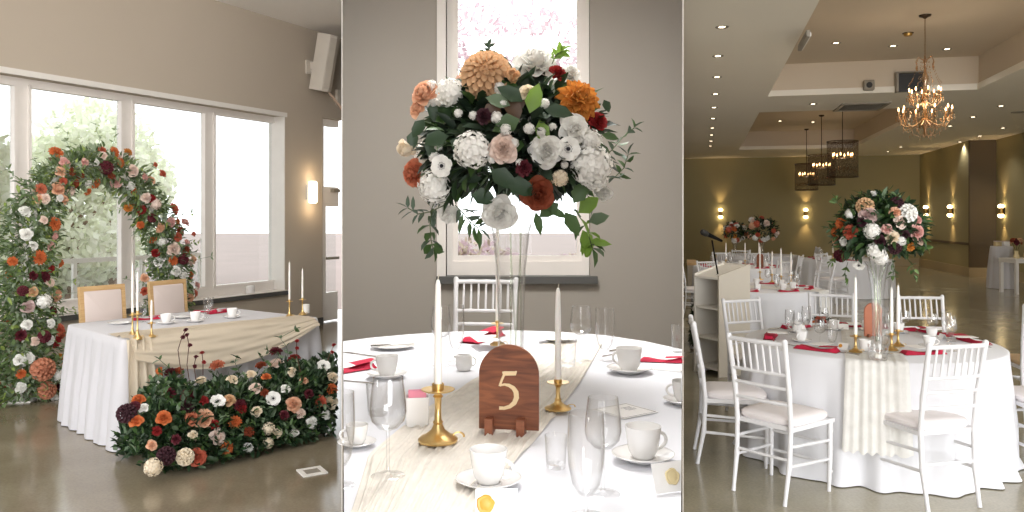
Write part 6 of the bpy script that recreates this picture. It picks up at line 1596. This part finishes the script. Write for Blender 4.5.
o = mb.build('crystal_strings', M['crystal'], t); o['kind'] = 'stuff'
mb = MB()
for i in range(6):
    a = i * pi / 3; mb.tube([(0.02 * cos(a), 0.02 * sin(a), cz(60)), (0.09 * cos(a), 0.09 * sin(a), cz(57)), (0.12 * cos(a), 0.12 * sin(a), cz(62)), (0.10 * cos(a), 0.10 * sin(a), cz(66))], 0.006, 6)
    mb.ball((0.11 * cos(a), 0.11 * sin(a), cz(68)), 0.02, 6, 4, sc=(.7, .7, 1.5))
mb.build('crown_scrolls', M['crystal'], t)
lamp('chandelier_lamp', top_ + Vector((0, 0, cz(104))), 18, (1, 0.84, 0.64), 0.15)
# drum pendants
for px, ytop, y0_, y1_, w, yb_, lab in ((842.5, 111, 141.5, 177, 31, 156, 'dark mesh drum pendant, the closest of three'), (821.5, 114.5, 155, 185, 27.5, 166, 'dark mesh drum pendant, the middle one of three'), (806.5, 129, 164, 190, 23.5, 175, 'dark mesh drum pendant, the furthest of three')):
    d = {842.5: 18.4, 821.5: 20.6, 806.5: 23.8}[px]
    p = Vector(((px - CX) / F * d, d, ZTR)); R = w * d / F / 2 / 1.05; za, zb = zat(y0_, d) - ZTR, zat(y1_, d) - ZTR; zl = zat(yb_, d) - ZTR
    t = thing('pendant_light', lab, 'pendant lamp', p, 0, 'drum pendants')
    mb = MB(); mb.lathe([(0, 0), (0.07, 0), (0.06, -0.03), (0.01, -0.05)], n=20); mb.build('ceiling_rose', M['bronze'], t)
    mb = MB(); mb.tube([(0, 0, -0.04), (0, 0, zl - 0.02)], 0.010, 8); mb.build('rod', M['bronze'], t)
    mb = MB(); mb.lathe([(R, za), (R, zb)], n=40); mb.build('mesh_shade', M['wire_mesh'], t)
    mb = MB()
    for z in (za, zb): hb_ = MB(); hb_.tube([(R * cos(a), R * sin(a), z) for a in [2 * pi * q / 32 for q in range(33)]], 0.010, 6, caps=False); hb_.build('hoop', M['bronze'], t)
    for q in range(3): a = q * 2.094; mb.tube([(0, 0, za), (R * cos(a), R * sin(a), za)], 0.006, 5)
    mb.build('spokes', M['bronze'], t)
    for q in range(8):
        a = q * pi / 4 + 0.2; e = Vector((R * 0.62 * cos(a), R * 0.62 * sin(a), zl - 0.05))
        mb = MB(); mb.tube([(0, 0, zl - 0.04), e * 0.5 + Vector((0, 0, (zl - 0.1) * 0.5)), e], 0.006, 6); am = mb.build('arm', M['bronze'], t)
        mb = MB(); mb.lathe([(0.010, 0), (0.010, 0.05), (0, 0.052)], n=8, c=e); mb.build('candle_sleeve', M['brass_soft'], am)
        mb = MB(); mb.lathe([(r_ * 1.7, z_ * 1.5) for r_, z_ in flame], n=8, c=e + Vector((0, 0, 0.052)), cap0=True, cap1=True); mb.build('bulb', M['bulb'], am)
    mb = MB()
    for q in range(36):
        a = q * 2.4; rr_ = R * sqrt((q + 0.5) / 36) * 0.9; mb.ball((rr_ * cos(a), rr_ * sin(a), zb + 0.10 + 0.12 * (1 - (rr_ / R) ** 2)), 0.016, 6, 4, sc=(.7, .7, 1.6))
    lamp('pendant_lamp', p + Vector((0, 0, zl)), 7, (1, 0.75, 0.5), 0.1)
    o = mb.build('crystal_drops', M['crystal'], t); o['kind'] = 'stuff'
# ---- things fixed to the ceiling
p = on_ceiling(861, 106.5, ZC); t = thing('air_vent', 'square air conditioning grille under the cross beam', 'vent', p, RH); t.scale = (1.05, 1.3, 1)
mb = MB()
for a, b, c, d in ((0, -0.37, 0.80, 0.06), (0, 0.37, 0.80, 0.06), (-0.37, 0, 0.06, 0.68), (0.37, 0, 0.06, 0.68)): mb.box((a, b, -0.012), (c, d, 0.022))
mb.build('frame', M['greyplastic'], t, False); mb = MB(); mb.box((0, 0, -0.004), (0.68, 0.68, 0.006)); mb.build('backing', M['darkgrey'], t, False)
for i in range(7): mb = MB(); mb.box((0, -0.28 + 0.093 * i, -0.012), (0.66, 0.035, 0.006), M=Matrix.Rotation(0.5, 4, 'X')); mb.build('slat', M['greyplastic'], t, False)
def on_face(px, py, s_): 
    k = (px - CX) / F; d = s_ / (k * UH.x + UH.y); return Vector((k * d, d, zat(py, d)))
p = on_face(868, 86, sb0 - 0.001); t = thing('wall_camera', 'small grey box fixed high on the tray side, left of the chandelier', 'sensor box', p, RH)
mb = MB(); mb.rbox((0, -0.06, 0), (0.17, 0.12, 0.17), 0.02); mb.build('case', M['greyplastic'], t); mb = MB(); mb.lathe([(0, 0), (0.05, 0), (0.045, 0.02), (0, 0.02)], n=16, M=Matrix.Translation((0, -0.12, 0)) @ Matrix.Rotation(pi / 2, 4, 'X')); mb.build('lens', M['darkgrey'], t)
p = on_face(909, 83, sb0 - 0.001); t = thing('projector_recess', 'dark framed box on the tray side behind the chandelier', 'wall box', p, RH)
mb = MB(); mb.box((0, -0.03, 0), (0.42, 0.06, 0.30)); mb.build('back_box', M['darkgrey'], t, False); mb = MB(); mb.box((-0.21, -0.09, 0), (0.03, 0.16, 0.32)); mb.box((0.0, -0.09, 0.16), (0.44, 0.16, 0.02)); mb.build('frame', M['greyplastic'], t, False)
# batten light on the side of the tray
pa, pb = on_face, None
def t_face(px, py, t_):
    k = (px - CX) / F; d = t_ / (k * VH.x + VH.y); return Vector((k * d, d, zat(py, d)))
p = t_face(801, 41, TL + 0.032); t = thing('batten_light', 'white batten fitting on the side of the sunk tray', 'ceiling light', p, RH + pi / 2)
mb = MB(); mb.rbox((0, -0.03, 0), (0.8, 0.045, 0.075), 0.01); mb.build('body', M['greyplastic'], t); mb = MB(); mb.rbox((0, -0.055, -0.01), (0.76, 0.02, 0.05), 0.008); mb.build('diffuser', M['trim_white'], t)
p = on_ceiling(908, 33, ZTR); t = thing('smoke_detector', 'small tan smoke detector on the tray ceiling beside the chandelier', 'smoke detector', p)
mb = MB(); mb.lathe([(0.06, 0), (0.06, -0.02), (0.045, -0.045), (0, -0.05)], n=20); mb.build('body', M['brass_soft'], t); mb = MB(); mb.lathe([(0.075, 0.0), (0.075, -0.008), (0.06, -0.008)], n=20); mb.build('base', M['bronze'], t)
p = on_ceiling(1018, 112, ZC); t = thing('ceiling_speaker', 'flat round ceiling speaker at the far right of the hall ceiling', 'speaker', p)
mb = MB(); mb.lathe([(0.12, 0), (0.12, -0.012), (0.10, -0.016), (0, -0.016)], n=28); mb.build('grille', M['greyplastic'], t)

# ================================================================== LIGHT AND CAMERA
w = bpy.data.worlds.new('sky'); S.world = w; w.use_nodes = True
bg = w.node_tree.nodes['Background']; bg.inputs['Color'].default_value = (0.97, 0.985, 1.0, 1); bg.inputs['Strength'].default_value = 3.0
lamp('daylight', (0, 0, 8), 0.15, (1, 0.97, 0.92), typ='SUN', rot=(radians(52), 0, radians(-38)), angle=radians(40))
cam = bpy.data.cameras.new('camera'); co = bpy.data.objects.new('camera', cam); COL.objects.link(co)
lamp('hall_fill_light', (3.0, -6.0, 1.2), 640, (1, 0.99, 0.98), typ='AREA', rot=(radians(95), 0, radians(-12)), size=4.0)  # area fill added behind the camera to brighten the hall
lamp('front_fill_light', (0, -2.2, 2.4), 9, (1, 0.99, 0.98), typ='AREA', rot=(radians(84), 0, 0), size=1.2)  # unseen fill added behind the camera to lift the centrepiece flowers
lamp('middle_room_fill', (0, 3.6, 3.45), 95, (1, 0.985, 0.97), typ='AREA', rot=(0, 0, 0), size=1.0)  # added fill above the frame brightening the middle room, no fitting there
lamp('left_ceiling_fill', (-1.95, 8.0, 4.0), 10, (1, 0.98, 0.96), typ='AREA', rot=Vector((-0.12, 1, 0.35)).to_track_quat('-Z', 'Y').to_euler(), size=0.5)  # small fill added above the frame to brighten the left room's ceiling
lamp('left_ceiling_fill', (-1.7, 4.0, 3.1), 70, (1, 0.97, 0.94), typ='AREA', rot=Vector((-0.9, 4.4, 1.5)).to_track_quat('-Z', 'Y').to_euler(), size=1.6)  # larger unseen fill, added to lighten the same ceiling from the front
co.location = (0, 0, HC); co.rotation_euler = (pi / 2, 0, 0)
cam.sensor_width = 36; cam.sensor_fit = 'HORIZONTAL'; cam.lens = F * 36 / 1024; cam.shift_x = 0; cam.shift_y = -(256 - HY) / 1024
cam.clip_start = 0.05; cam.clip_end = 300
S.camera = co
S.view_settings.view_transform = 'Standard'; S.view_settings.look = 'None'; S.view_settings.exposure = 0; S.view_settings.gamma = 1
S.cycles.use_denoising = True
S.cycles.max_bounces = 10; S.cycles.transparent_max_bounces = 24; S.cycles.sample_clamp_indirect = 4
